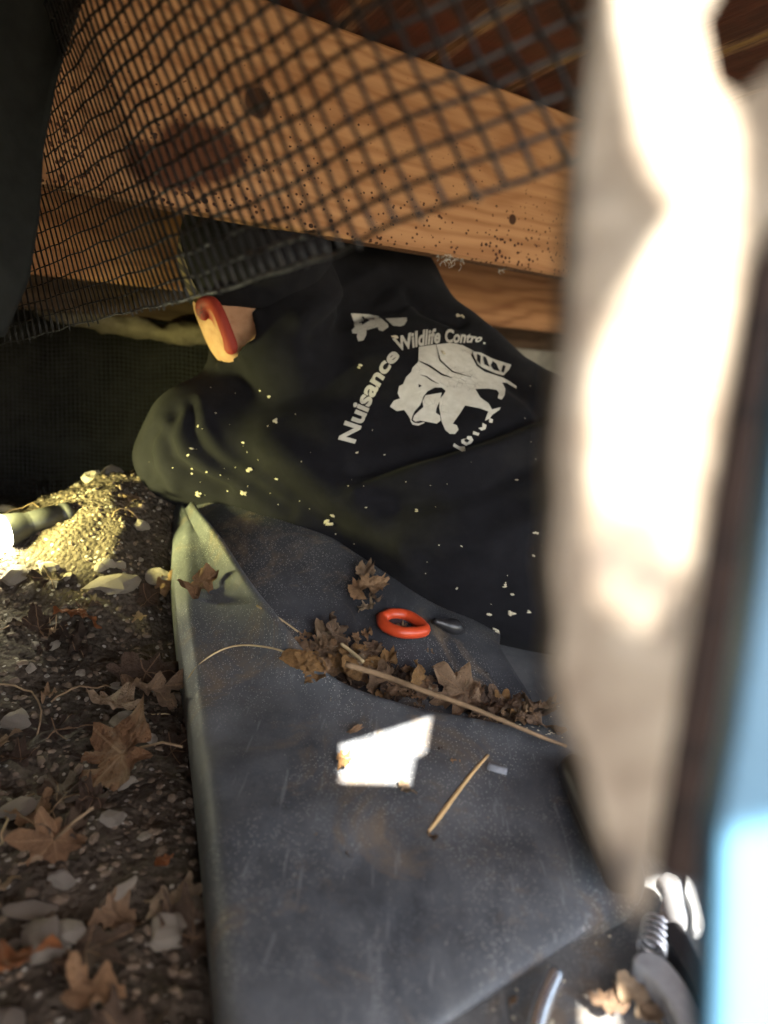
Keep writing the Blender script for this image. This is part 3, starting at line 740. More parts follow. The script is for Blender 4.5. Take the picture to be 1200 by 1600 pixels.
# knitted cap
q = Field(varied(HEAD.x - .2, HEAD.x + .2, [], .005), varied(HEAD.y - .2, HEAD.y + .2, [], .005), varied(HEAD.z - .16, HEAD.z + .18, [], .005))
q.ell(HEAD + hu * .006, (hf, hl, hu), (.105, .090, .108), 0); q.ell(HEAD - hf * .03 + hu * .02, (hf, hl, hu), (.10, .088, .10), .03)
q.halfspace(P(350, 479, 1.0), (P(352, 580, 1.0) - P(355, 479, 1.0)) * .9 + FWD * .02)
v, f = q.nets(); v = relax(v, f, 1, .4)
v = v + vnormals(v, f) * np.array([.0025 * noise.noise((p[0] * 30, p[1] * 30, p[2] * 12)) for p in v])[:, None]
cap = obj('cap', v, f, MAT['shirt'], person, True); cap['label'] = 'dark knitted cap pulled down to the ear'
MAT['strap'] = (lambda m: (m.col(m.mix(m.ramp(m.n('ShaderNodeTexWave', i_Vector=m.coord(), i_Scale=30.0, bands_direction='DIAGONAL').outputs['Fac'], [(.45, 0), (.55, 1)]), (.34, .27, .10), (.10, .085, .04))), m.set(Roughness=.8))[1])(M('striped_strap'))
strap_pts = [P(a, b, d) for a, b, d in catmull([(318, 322, 1.03), (294, 348, 1.015), (284, 390, 1.005), (287, 425, 1.0), (300, 455, .995), (312, 470, .98)], 26)]
v, f = [], []
for i, p in enumerate(strap_pts):
    t = (strap_pts[min(i + 1, 25)] - strap_pts[max(i - 1, 0)]).normalized(); s_ = t.cross(FWD).normalized()
    for a, b in ((-.006, 0), (.006, 0), (.006, .003), (-.006, .003)): v.append(p + s_ * a + FWD * b)
for i in range(25):
    for k in range(4): f.append((i * 4 + k, i * 4 + (k + 1) % 4, i * 4 + 4 + (k + 1) % 4, i * 4 + 4 + k))
f += [(3, 2, 1, 0), (100, 101, 102, 103)]
s_ = obj('headlamp_strap', v, f, MAT['strap'], cap, False)

# ------------------------------------------------------------------ print on the shirt
shirt_bvh = BVHTree.FromPolygons([tuple(v) for v in sv], [tuple(int(i) for i in f) for f in sf])
def drape(name, polys, lift, mat, parent):
    """polys: list of (vertices in picture coordinates, faces); cut small and laid on the cloth"""
    bm = bmesh.new()
    for vs_, fs in polys:
        a = [bm.verts.new((x, y, 0)) for x, y in vs_]
        for q in fs:
            try: bm.faces.new([a[i] for i in q])
            except ValueError: pass
    bm.normal_update(); bmesh.ops.triangulate(bm, faces=bm.faces[:], quad_method='BEAUTY', ngon_method='EAR_CLIP')
    for _ in range(5):
        es = [e for e in bm.edges if e.calc_length() > 7]
        if not es: break
        bmesh.ops.subdivide_edges(bm, edges=es, cuts=1); bmesh.ops.triangulate(bm, faces=bm.faces[:])
    bad = []
    for v in bm.verts:
        r = ray(v.co.x, v.co.y).normalized(); hit, n, i, d = shirt_bvh.ray_cast(CAM, r)
        if hit is None: bad.append(v); v.co = CAM + r * 1.1
        else: v.co = hit - r * lift * .3 + n * lift * (1 if n.dot(r) < 0 else -1)
    bmesh.ops.delete(bm, geom=bad, context='VERTS')
    for f_ in bm.faces: f_.normal_update()
    for f_ in bm.faces:
        if f_.normal.dot(FWD) > 0: f_.normal_flip()
    me = bpy.data.meshes.new(name); bm.to_mesh(me); bm.free(); me.polygons.foreach_set('use_smooth', [True] * len(me.polygons))
    o = link(bpy.data.objects.new(name, me)); me.materials.append(mat); setpar(o, parent); return o
Zs = 380 / 1200
def zp(pts): return [(500 + a * Zs, 460 + b * Zs) for a, b in pts]
def poly(pts): p = zp(pts); return (p, [tuple(range(len(p)))])
def stroke(pts, wd):
    p = [np.array(q) for q in zp(pts)]; out = []; l, r = [], []
    for i, q in enumerate(p):
        t = p[min(i + 1, len(p) - 1)] - p[max(i - 1, 0)]; t = t / np.linalg.norm(t); n = np.array((-t[1], t[0])) * wd * Zs / 2 * (1 if 0 < i < len(p) - 1 else .3); l.append(tuple(q + n)); r.append(tuple(q - n))
    k = len(l); return (l + r, [(i, i + 1, k + i + 1, k + i) for i in range(k - 1)])
def text_on(txt, path, ups, height, squeeze=1.0):
    """letters set along a path given in picture coordinates; ups: direction of the letters' tops at both ends"""
    cu = bpy.data.curves.new('t', 'FONT'); cu.body = txt; cu.size = 1; cu.offset = .034; cu.resolution_u = 3
    o = link(bpy.data.objects.new('t', cu)); dg = bpy.context.evaluated_depsgraph_get(); dg.update()
    me = bpy.data.meshes.new_from_object(o.evaluated_get(dg)); bpy.data.objects.remove(o)
    V = [tuple(v.co) for v in me.vertices]; Fs = [tuple(p.vertices) for p in me.polygons]; bpy.data.meshes.remove(me)
    x0 = min(v[0] for v in V); x1 = max(v[0] for v in V); cap_h = .73
    pts = np.array(catmull(zp(path), 200)); d = np.concatenate([[0], np.cumsum(np.linalg.norm(np.diff(pts, axis=0), axis=1))]); out = []
    for (x, y, _) in V:
        t = (x - x0) / (x1 - x0); s_ = t * d[-1]; b = np.array((np.interp(s_, d, pts[:, 0]), np.interp(s_, d, pts[:, 1])))
        u = np.array([np.interp(t, np.linspace(0, 1, len(ups)), [q[i] for q in ups]) for i in (0, 1)]); hgt = np.interp(t, np.linspace(0, 1, len(height)), height) * Zs
        out.append(tuple(b + u / np.linalg.norm(u) * y / cap_h * hgt))
    return out, Fs
emblem = [poly([(487, 262), (560, 252), (640, 243), (690, 248), (755, 282), (745, 305), (770, 355), (810, 385), (895, 412), (930, 428), (970, 455), (970, 468), (920, 440), (895, 437), (912, 470), (910, 500), (895, 523), (875, 515), (882, 490), (870, 475), (830, 468), (765, 470), (790, 512), (830, 540), (848, 570), (890, 560), (885, 572), (850, 595), (835, 615), (812, 625), (822, 600), (830, 580), (790, 565), (715, 550), (690, 590), (655, 640), (675, 648), (683, 670), (665, 690), (640, 690), (618, 672), (600, 630), (588, 560), (590, 520), (610, 495), (620, 480), (600, 462), (565, 462), (530, 480), (510, 505), (502, 530), (492, 550), (465, 580), (455, 605), (450, 625), (435, 600), (415, 572), (378, 578), (345, 555), (365, 525), (395, 515), (383, 490), (390, 455), (410, 445), (425, 410), (450, 385), (455, 365), (480, 340), (484, 330)]),
          poly([(520, 500), (600, 487), (590, 530), (575, 560), (570, 585), (592, 600), (595, 625), (575, 640), (535, 632), (495, 625), (470, 630), (458, 620), (464, 600), (490, 575), (510, 558), (505, 530)]),
          stroke([(446, 622), (460, 640), (485, 644), (515, 634)], 12),
          poly([(750, 285), (790, 290), (850, 320), (943, 350), (935, 372), (905, 403), (870, 395), (800, 365), (765, 340)])]
em_dark = [stroke([(484, 332), (540, 358), (600, 400), (650, 416)], 9), stroke([(570, 252), (590, 330), (650, 385), (745, 414)], 6), poly([(485, 446), (502, 455), (487, 463)]),
           stroke([(494, 402), (525, 410), (548, 428), (585, 446)], 5), stroke([(668, 246), (690, 252), (702, 254)], 7), stroke([(748, 283), (752, 310), (772, 352), (810, 380)], 8),
           poly([(772, 298), (790, 308), (787, 350), (772, 330)]), poly([(802, 308), (815, 315), (832, 362), (808, 350)]), poly([(848, 332), (868, 345), (888, 386), (852, 376), (838, 352)]), poly([(905, 352), (917, 360), (907, 392), (893, 385)])]
drape('printed_emblem', emblem, .0012, MAT['print'], shirt)
drape('emblem_linework', em_dark, .0020, MAT['shirt'], shirt)
letters = [text_on('Nuisance', [(168, 738), (203, 648), (236, 575), (258, 520), (290, 460), (322, 402), (356, 350), (394, 308)], [(-.95, -.25), (-.9, -.42), (-.62, -.75)], [84, 84, 66]),
           text_on('Wildlife', [(385, 280), (440, 268), (500, 254), (590, 240)], [(-.45, -.9), (.05, -1), (.12, -1)], [66, 78, 72]),
           text_on('Contro', [(612, 236), (660, 240), (715, 240), (765, 238), (792, 232)], [(.1, -1), (.2, -1), (.5, -1)], [66, 60, 34])]
frag = [poly([(150, 95), (200, 98), (240, 100), (290, 112), (335, 150), (338, 165), (310, 185), (290, 180), (285, 165), (230, 180), (228, 205), (215, 230), (190, 235), (182, 215), (185, 198), (160, 195), (157, 180), (172, 165), (165, 140)]),
        poly([(322, 122), (428, 118), (428, 135), (415, 155), (395, 162), (360, 158)]), poly([(660, 735), (690, 755), (715, 755), (718, 775), (700, 780), (655, 750)]),
        poly([(725, 700), (745, 700), (755, 720), (745, 740), (720, 750), (697, 735), (695, 718), (712, 712), (710, 725), (725, 735), (738, 722), (722, 712)]),
        poly([(755, 675), (785, 685), (780, 698), (752, 690)]), poly([(800, 635), (820, 645), (815, 665), (795, 672), (780, 660), (800, 655)]), poly([(835, 612), (852, 618), (848, 635), (832, 632)]), poly([(803, 236), (814, 240), (812, 247), (803, 245)])]
def split(vs_, fs):
    par = list(range(len(vs_)))
    def find(a):
        while par[a] != a: par[a] = par[par[a]]; a = par[a]
        return a
    for q in fs:
        for a in q[1:]: par[find(a)] = find(q[0])
    groups = {}
    for q in fs: groups.setdefault(find(q[0]), []).append(q)
    for g in groups.values():
        ids = sorted({i for q in g for i in q}); mp = {a: i for i, a in enumerate(ids)}; yield [vs_[i] for i in ids], [tuple(mp[i] for i in q) for q in g]
for vs_, fs in letters + frag:
    for piece in split(vs_, fs): drape('printed_letter', [piece], .0012, MAT['print'], shirt)
drape('lettering_counter', [poly([(207, 108), (245, 135), (208, 158)])], .0020, MAT['shirt'], shirt)

# ------------------------------------------------------------------ hanging wire mesh near the opening
MB = [(1030, 195, .30), (905, 240, .30), (780, 292, .305), (650, 338, .32), (540, 390, .355), (430, 425, .42), (300, 465, .52), (200, 487, .66), (100, 512, .80), (-20, 545, .90)]
MT = [(640, -600, .30), (520, -530, .30), (420, -450, .305), (330, -380, .32), (260, -290, .355), (190, -190, .42), (110, -70, .52), (60, 20, .66), (0, 90, .80), (-80, 150, .90)]
dense_b = [P(*q) for q in catmull(MB, 240)]; dense_t = [P(*q) for q in catmull(MT, 240)]
alen = np.concatenate([[0], np.cumsum([(a - b).length for a, b in zip(dense_b[1:], dense_b)])])
def msurf(s_, v):
    i = np.interp(s_, alen, np.arange(240)); k = min(int(i), 238); u = i - k
    b = dense_b[k].lerp(dense_b[k + 1], u); t = dense_t[k].lerp(dense_t[k + 1], u); p = b.lerp(t, v)
    wv = .004 * nz(s_ * 12, v * 5) + .003 * nz(s_ * 30, v * 11, 4); return p + FWD * wv + UP * (.002 * nz(s_ * 20, v * 14, 7))
CELL = .0127; NU = int(alen[-1] / CELL); hgt_ = (dense_t[0] - dense_b[0]).length; NV = int(hgt_ / CELL)
mesh_root = empty('wire_mesh', msurf(alen[-1] * .4, 1.0))
tag(mesh_root, 'dark wire mesh hanging in a curve below the deck boards', 'wire mesh')
for j in range(NV + 1):
    v = j / NV
    end = 0 if j else .0
    pts = [msurf(s_, v) for s_ in np.linspace(-0.0, alen[-1], 90)]
    tube('wire', pts, list(np.interp(np.linspace(0, 1, 90), [0, .35, .6, 1], [.0012, .0012, .0008, .0007])), MAT['wire'], mesh_root, 5)
for i in range(NU + 1):
    s_ = i * CELL; lo = -rnd.random() * .02 if rnd.random() < .75 else .0
    pts = [msurf(s_, v) + UP * (lo * .2 if v == 0 else 0) for v in np.linspace(lo, 1, 22)]
    tube('wire', [p - FWD * .0015 for p in pts], float(np.interp(i / NU, [0, .35, .6, 1], [.0012, .0012, .0008, .0007])), MAT['wire'], mesh_root, 5)

for i in range(int(NU * .42), NU):
    s_ = (i + .5) * CELL; tube('wire', [msurf(s_, v) + FWD * .004 for v in np.linspace(0, 1, 22)], .0006, MAT['wire'], mesh_root, 5)
# black sheet added in place of the shade at the mesh's far end
rows = []
for q in np.linspace(0, 1, 30):
    py = -160 + 690 * q; xr = np.interp(py, [-160, 0, 120, 240, 340, 440, 530], [190, 126, 88, 68, 62, 46, 8])
    rows.append([P(xr + (-420) * u, py + 10 * u, .60 + .035 * math.sin(u * 9 + q * 3) + .05 * u) for u in np.linspace(0, 1, 14)])
cl = loft('shade_sheet', rows, MAT['cloth'], 60, .004); tag(cl, 'black sheet standing in for shade behind the end of the wire mesh', 'cloth'); solidify(cl, .002)
# fine screen on the bank behind, a pale log above it
geos = []
def screen_pt(px, py): 
    return P(px, py, 1.52 + .03 * nz(px * .012, py * .012) + .015 * nz(px * .03, py * .03, 4))
for px in np.arange(-60, 352, 7.0): geos.append(tube_geo([screen_pt(px + .02 * (py - 500), py) for py in np.linspace(498 + 14 * nz(px * .01, 1), 775, 28)], .0011, 4))
for py in np.arange(505, 775, 7.0): geos.append(tube_geo([screen_pt(px, py + 6 * nz(px * .02, 2) + .05 * px) for px in np.linspace(-60, 350, 40)], .0011, 4))
v, f = merge(geos); scr = obj('window_screen', v, f, MAT['screen'])
tag(scr, 'fine dark screen cloth hanging against the earth bank', 'screen', None, 'stuff')
MAT['log'] = simple('weathered_log', (.17, .14, .10), .9, 0, .5, 30, .9, .2)
pts = [P(a, b, d) for a, b, d in catmull([(60, 478, 1.42), (140, 498, 1.42), (220, 512, 1.42), (300, 520, 1.44), (380, 512, 1.48), (470, 500, 1.54)], 40)]
v, f = tube_geo(pts, [.021 + .006 * nz(i * .3, 2) for i in range(40)], 14)
v = [p + Vector((.2, -.3, 1)) * (.012 * nz(p.x * 22, p.y * 22, p.z * 40) + .006 * nz(p.x * 70, p.y * 70, p.z * 90)) for p in v]
tag(obj('log', v, f, MAT['log'], None, True), 'pale weathered log lying above the fine screen', 'log')

# ------------------------------------------------------------------ torch lying on the dirt, lit
T0, T1 = P(3, 831, .955), P(112, 800, 1.02)
tax = (T0 - T1).normalized(); torch = empty('torch', T1)
tag(torch, 'black torch lying lit on the dirt mound', 'torch')
def lathe(name, a, axis, prof, mat, parent, seg=24):
    axis = axis.normalized(); u = axis.cross(Vector((0, 0, 1))).normalized(); w_ = axis.cross(u); v, f = [], []
    for (x, r) in prof:
        for k in range(seg):
            an = 2 * math.pi * k / seg; v.append(a + axis * x + (u * math.cos(an) + w_ * math.sin(an)) * r)
    n = len(prof)
    for i in range(n - 1):
        for k in range(seg): f.append((i * seg + k, i * seg + (k + 1) % seg, (i + 1) * seg + (k + 1) % seg, (i + 1) * seg + k))
    f.append(tuple(range(seg - 1, -1, -1))); f.append(tuple(range((n - 1) * seg, n * seg))); return obj(name, v, f, mat, parent, True)
tl = (T0 - T1).length
body_o = lathe('barrel', T1, tax, [(0, .010), (.002, .0145), (.012, .0155), (.013, .0135), (.02, .0135), (.021, .0155), (tl * .62, .0155), (tl * .64, .0145), (tl * .72, .018), (tl * .95, .0215), (tl - .004, .0215)], MAT['torch'], torch)
lathe('switch', T1 + tax * tl * .45 + Vector((0, 0, .013)), Vector((0, 0, 1)), [(0, .006), (.004, .006), (.005, .004)], MAT['black'], torch, 12)
em = M('torch_glow'); em.b.inputs['Emission Color'].default_value = (1, .97, .70, 1); em.b.inputs['Emission Strength'].default_value = 40.0
lathe('lens', T0 - tax * .003, tax, [(0, .0208), (.002, .0208), (.006, .016), (.009, .005)], em.m, torch)
ld = bpy.data.lights.new('torch_light', 'SPOT'); ld.spot_size = math.radians(135); ld.spot_blend = 1.0; ld.energy = 1.35; ld.color = (1, .96, .36); ld.shadow_soft_size = .018
lo_ = link(bpy.data.objects.new('torch_light', ld)); lo_.location = T0 + tax * .02 + Vector((.0, .0, .034)) - FWD * .02; lo_.rotation_euler = (P(235, 785, 1.06) - lo_.location).to_track_quat('-Z', 'Y').to_euler(); bpy.context.view_layer.update(); setpar(lo_, torch)

# ------------------------------------------------------------------ the blurred things at the opening
def slab(name, outline, d, thick, mat, parent=None, amp=.0015, cuts=4):
    """an irregular board: its outline at distance d, given thickness away from the camera"""
    pts = [P(a, b, d) for a, b in outline]; bm = bmesh.new()
    a = [bm.verts.new(p) for p in pts]; b = [bm.verts.new(p + FWD * thick) for p in pts]; n = len(pts)
    fs = [bm.faces.new(a), bm.faces.new(b[::-1])]
    for i in range(n): bm.faces.new((a[i], b[i], b[(i + 1) % n], a[(i + 1) % n]))
    bmesh.ops.triangulate(bm, faces=bm.faces[:])
    bmesh.ops.recalc_face_normals(bm, faces=bm.faces)
    o = obj_bm(name, bm, mat, parent); bevel(o, .0025, 2); return o
pk = slab('picket', [(985, -330), (1180, -330), (1150, -60), (1098, 30), (1118, 130), (1160, 150), (1400, -60), (1400, 260), (1222, 330), (1172, 420), (1136, 640), (1098, 880), (1050, 1180), (1018, 1395), (998, 1442), (972, 1420), (945, 1330), (912, 1190), (884, 1130), (866, 1040), (874, 980), (862, 880), (872, 790), (868, 700), (880, 600), (890, 480), (905, 250), (935, 0)], .13, .012, MAT['picket'])
tag(pk, 'pale weathered wooden picket with a broken lower end beside the blue board', 'picket')
dk = slab('dark_strip', [(1235, 250), (1330, 250), (1300, 620), (1240, 1000), (1180, 1390), (1035, 1372), (1055, 1180), (1105, 880), (1150, 640), (1185, 430)], .21, .012, MAT['dark_wood'])  # dark brown piece filling the gap between picket and blue board
tag(dk, 'dark brown stake between the pale picket and the blue board', 'strip')
bl = slab('blue_board', [(1300, 400), (1420, 520), (1460, 1900), (1106, 1900), (1112, 1600), (1124, 1300), (1152, 1150), (1190, 900), (1224, 640), (1258, 440)], .142, .010, MAT['blue'])
tag(bl, 'bright blue painted board beside the dark brown stake', 'board')

# ------------------------------------------------------------------ surfaces to lay things on
def world_polys(o):
    mw = o.matrix_world; return [mw @ v.co for v in o.data.vertices], [tuple(p.vertices) for p in o.data.polygons]
sv_, sf_ = merge([world_polys(o) for o in (ground, flap, back_sheet, base_sheet)])
SURF = BVHTree.FromPolygons(sv_, sf_)
def drop(x, y, top=.40):
    hit, n, i, d = SURF.ray_cast(Vector((x, y, top)), Vector((0, 0, -1)))
    return (hit, n if n.z > 0 else -n) if hit else (Vector((x, y, 0)), Vector((0, 0, 1)))
def cast(px, py):
    hit, n, i, d = SURF.ray_cast(CAM, ray(px, py).normalized()); n = n if n.dot(FWD) < 0 else -n; return hit, n
def at_z(px, py, lift=0.0):
    h, n = cast(px, py); return h + n * lift
def frame(n, ang, tilt=0.0, tdir=0.0):
    n = Vector(n).normalized(); x = Vector((math.cos(ang), math.sin(ang), 0)); x = (x - n * x.dot(n)).normalized(); y = n.cross(x)
    m = Matrix((x, y, n)).transposed()
    return (m @ Matrix.Rotation(tilt, 3, Vector((math.cos(tdir), math.sin(tdir), 0)))).to_4x4()

# ------------------------------------------------------------------ tools and small things
sec = empty('secateurs', G(1050, 1500, .03)); tag(sec, 'steel secateurs with a coil spring lying beside the blue board', 'secateurs')
def plate(name, outline, z0, z1, mat, parent, bev=.0012):
    bm = bmesh.new(); top = [bm.verts.new(G(a, b, z1)) for a, b in outline]; bot = [bm.verts.new((v.co.x, v.co.y, z0)) for v in top]; n = len(top)
    bm.faces.new(top); bm.faces.new(bot[::-1])
    for i in range(n): bm.faces.new((top[i], bot[i], bot[(i + 1) % n], top[(i + 1) % n]))
    o = obj_bm(name, bm, mat, parent); bevel(o, bev, 2); return o
plate('handle', [tuple(q) for q in catmull([(988, 1492), (1005, 1483), (1035, 1492), (1062, 1520), (1088, 1565), (1112, 1640), (1130, 1700), (1102, 1700), (1084, 1640), (1062, 1600), (1038, 1552), (1010, 1518), (990, 1502)], 26)], .027, .041, MAT['steel_worn'], sec, .003)
plate('handle', [tuple(q) for q in catmull([(1030, 1440), (1062, 1440), (1085, 1480), (1112, 1550), (1130, 1640), (1112, 1640), (1092, 1560), (1068, 1500), (1040, 1462)], 20)], .030, .046, MAT['black'], sec, .003)
plate('cutting_blade', [tuple(q) for q in catmull([(1040, 1362), (1062, 1372), (1068, 1405), (1074, 1440), (1062, 1462), (1036, 1446), (1030, 1420), (1036, 1392), (1026, 1372)], 22)], .036, .043, MAT['steel'], sec)
plate('hook_blade', [tuple(q) for q in catmull([(1072, 1366), (1086, 1382), (1094, 1412), (1100, 1448), (1082, 1452), (1080, 1420), (1070, 1392)], 20)], .030, .037, MAT['steel_worn'], sec)
bp = G(1082, 1438, .044); lathe('pivot_bolt', bp, Vector((0, 0, 1)), [(0, .0075), (.003, .0075), (.0045, .0055)], MAT['steel'], sec, 14)
s0, s1 = G(1017, 1488, .040), G(1027, 1440, .040); sax = s1 - s0; su = sax.cross(Vector((0, 0, 1))).normalized(); sw_ = su.cross(sax).normalized()
tube('coil_spring', [s0 + sax * t + (su * math.cos(t * 5 * 6.283) + sw_ * math.sin(t * 5 * 6.283)) * (.0085 - .001 * t) for t in np.linspace(0, 1, 100)], .0011, MAT['steel'], sec, 6)
tp = [G(a, b, .034) for a, b in catmull([(868, 1522), (852, 1558), (838, 1600), (832, 1650), (840, 1720)], 24)]
v, f = tube_geo(tp, .0054, 14, True); bent = obj('steel_tube', v, f, MAT['steel'], None, True); tag(bent, 'bright bent steel tube lying on the flat grey sheet', 'tube')
pts = [at_z(898, 1190, .012) + q * t for t in (0,) for q in (Vector((0, 0, 0)),)]
h0 = G(893, 1188, .070); h1 = G(925, 1262, .062); h2 = G(975, 1370, .06)
pp_ = [Vector(q) for q in catmull([tuple(h0), tuple(h1), tuple(h2)], 16)]
pipe = tube('rubber_grip', pp_, [.007, .0125, .0135, .0135] + [.0135] * 12, MAT['black'], None, 16); tag(pipe, 'black round-ended rubber grip poking out behind the pale picket', 'grip')
# orange ring
c0, n0 = cast(625, 990); rpx = [(592, 968), (612, 957), (636, 966), (655, 985), (664, 1000), (655, 1010), (630, 1008), (606, 998), (595, 984)]
rp = [at_z(a, b, .0095) for a, b in catmull([(596, 970), (610, 962), (630, 966), (647, 982), (657, 1000), (648, 1005), (625, 1004), (604, 992), (595, 976)], 48)[:-1]]
rp = [Vector(q) for q in rp]; zc = sum(p.z for p in rp) / len(rp); rp = [Vector((p.x, p.y, zc * .6 + p.z * .4 + .001)) for p in rp]
v, f = [], []; seg = 12; n = len(rp); cen = sum(rp, Vector()) / n
for i, p in enumerate(rp):
    t = (rp[(i + 1) % n] - rp[i - 1]).normalized(); o_ = Vector((t.y, -t.x, 0)).normalized(); b_ = t.cross(o_)
    for k in range(seg): a = 6.283185 * k / seg; v.append(p + (o_ * math.cos(a) + b_ * math.sin(a)) * .0066)
for i in range(n):
    for k in range(seg): f.append((i * seg + k, i * seg + (k + 1) % seg, ((i + 1) % n) * seg + (k + 1) % seg, ((i + 1) % n) * seg + k))
tag(obj('rubber_ring', v, f, MAT['orange'], None, True), 'orange rubber loop lying on the dark sheet beside the person', 'ring')
q0, q1 = at_z(672, 980, .010), at_z(722, 992, .007)
kb = [q0.lerp(q1, t) for t in np.linspace(0, 1, 14)]
tag(tube('knob_grip', kb, [.003, .004, .005, .0055, .006, .007, .0085, .0095, .010, .010, .009, .0075, .005, .002], MAT['black'], None, 14), 'glossy black tool knob tucked under the shirt beside the orange loop', 'knob')
# sticks
def lay(pxs, n, lift, r, name, mat, label, cat, seg=8, taper=None, group=None, rough=0.0):
    pts = [at_z(a, b, lift) for a, b in catmull(pxs, n)]
    for _ in range(2): pts = [pts[0]] + [(pts[i - 1] + pts[i] * 2 + pts[i + 1]) / 4 for i in range(1, n - 1)] + [pts[-1]]
    rr = [r * (taper(i / (n - 1)) if taper else 1) * (1 + rough * nz(i * .8, r * 999)) for i in range(n)]
    return tag(tube(name, pts, rr, mat, None, seg), label, cat, group)
lay([(668, 1306), (700, 1262), (735, 1215), (762, 1184)], 18, .0022, .0014, 'stick', MAT['pale_stick'], 'pale peeled stick lying across the dusty grey sheet', 'stick', 8, lambda t: .55 + 1.3 * min(1, 4 * t + .3) * (1.15 - t * .55) * .8, None, .12)
lay([(761, 1203), (775, 1208), (791, 1212)], 6, .0035, .0036, 'pencil_stub', MAT['graphite'], 'short grey pencil stub next to the pale peeled stick', 'stub', 8)
tw = [G(a, b, z) for a, b, z in catmull([(540, 1038, .094), (600, 1056, .088), (660, 1078, .086), (730, 1103, .082), (800, 1132, .076), (850, 1153, .07), (885, 1166, .066)], 40)]
tag(tube('twig', tw, [.0030 - .0016 * i / 39 + .0003 * nz(i * .7, 3) for i in range(40)], MAT['twig'], None, 7), 'long brown twig lying along the leaf-filled crease', 'twig')
lay([(290, 1075), (320, 1035), (370, 1012), (430, 1015), (475, 1032)], 30, .003, .0011, 'root', MAT['straw'], 'thin pale root curving over the rolled sheet edge', 'root', 6)
lay([(405, 948), (440, 972), (465, 990)], 12, .003, .0012, 'straw_stalk', MAT['straw'], 'short straw stalk below the brown leaf clump on the sheet', 'stalk', 6)
lay([(535, 1025), (552, 1036), (572, 1052)], 10, .022, .0020, 'dry_stalk', MAT['straw'], 'flat yellow stalk at the thick end of the long twig', 'stalk', 6)

# ------------------------------------------------------------------ leaves
MAPLE = [(0, 1.0), (9, .80), (16, .74), (22, .66), (30, .60), (38, .70), (48, .80), (56, .92), (64, .76), (72, .68), (80, .58), (92, .62), (104, .68), (116, .76), (126, .60), (140, .46), (156, .42), (168, .34), (180, .16)]
def leaf_mesh(kind, seed, curl=.25, res=5):
    r_ = random.Random(seed); ph = r_.random() * 9; v, f = [(0, 0, 0)], []; n = 80
    def rad(a):
        if kind == 'maple':
            d = abs((math.degrees(a) + 180) % 360 - 180); return np.interp(d, [q[0] for q in MAPLE], [q[1] for q in MAPLE]) * (.93 + .07 * math.sin(7 * a + ph) + .05 * abs(math.sin(19 * a)) + .30 * noise.noise((math.cos(a) * 1.6 + ph * 2, math.sin(a) * 1.6, seed * .9)))
        if kind == 'scrap': return .62 + .55 * noise.noise((math.cos(a) * 1.3 + ph * 3, math.sin(a) * 1.3, seed * 1.7)) + .16 * noise.noise((math.cos(a) * 5 + ph, math.sin(a) * 5, seed))
        if kind == 'oak':
            b = .30 + .70 * abs(math.cos(a)) ** 1.5; return b * (.86 + .14 * math.cos(a * 9 + ph))
        return .36 / math.sqrt((.36 * math.cos(a)) ** 2 + math.sin(a) ** 2) * (1 + .03 * math.sin(11 * a + ph)) if True else 1
    for j in range(1, res + 1):
        for i in range(n):
            a = 2 * math.pi * i / n; R = rad(a) * j / res * (1 + (.05 * r_.uniform(-1, 1) if j == res else 0)); x, y = R * math.cos(a), R * math.sin(a)
            z = curl * (.55 * (y * y) + .35 * x * x * math.sin(ph + x * 2)) + .55 * curl * noise.noise((x * 2.4 + ph, y * 2.4, 1)) * (j / res) + .10 * noise.noise((x * 5 + ph, y * 5, 6)) + .03 * noise.noise((x * 7 + ph, y * 7, 2)) - .02 * math.exp(-(y / .05) ** 2)
            v.append((x, y, z))
    for i in range(n): f.append((0, 1 + i, 1 + (i + 1) % n))
    for j in range(res - 1):
        for i in range(n): f.append((1 + j * n + i, 1 + (j + 1) * n + i, 1 + (j + 1) * n + (i + 1) % n, 1 + j * n + (i + 1) % n))
    me = bpy.data.meshes.new('leaf'); me.from_pydata(v, [], f); me.update(); me.polygons.foreach_set('use_smooth', [True] * len(me.polygons)); return me
LM = {k: [leaf_mesh(k, 10 * i + s_, c) for i, c in enumerate((.35, .7, 1.1, 1.6))] for s_, k in enumerate(('maple', 'oak', 'oval', 'scrap'))}
LMAT = {}
def leaf(kind, i, mat, loc, n, ang, size, tilt, tdir, label, group=None, width=1.0, name='dry_leaf'):
    key = (kind, i, mat)
    if key not in LMAT: LMAT[key] = LM[kind][i].copy(); LMAT[key].materials.append(MAT[mat])
    o = link(bpy.data.objects.new(name, LMAT[key])); o.matrix_world = Matrix.Translation(loc) @ frame(n, ang, tilt, tdir) @ Matrix.Diagonal((size, size * width, size, 1))
    tag(o, label, 'leaf', group); return o
def leaf_px(kind, i, mat, px, py, wpx, ang, label, lift=.006, tilt=0.0, tdir=0.0, width=1.0, group=None):
    h, n = cast(px, py); d = proj(h)[2]; s_ = wpx * d / F / (1.55 if kind == 'maple' else 2.0) * 1.0
    return leaf(kind, i, mat, h + n * lift, n, math.radians(ang), s_, tilt, tdir, label, group, width)
big = leaf_px('maple', 0, 'leaf', 205, 1195, 190, 190, 'largest tan maple leaf lying flat beside the rolled sheet edge', .016, .15, 1)
bpy.context.view_layer.update()
tube('stem', [big.matrix_world @ Vector((-.15, 0, 0)), big.matrix_world @ Vector((-.6, .1, -.02)), big.matrix_world @ Vector((-.9, .3, -.05))], .0011, MAT['twig'], big, 6)
leaf_px('maple', 2, 'leaf', 232, 1120, 110, 60, 'crumpled tan leaf lying against the top of the largest maple leaf', .028, .5, 2)
leaf_px('maple', 1, 'leaf', 185, 1135, 90, 140, 'small crumpled brown leaf tucked over the edge of the largest maple leaf', .026, .4, .5)
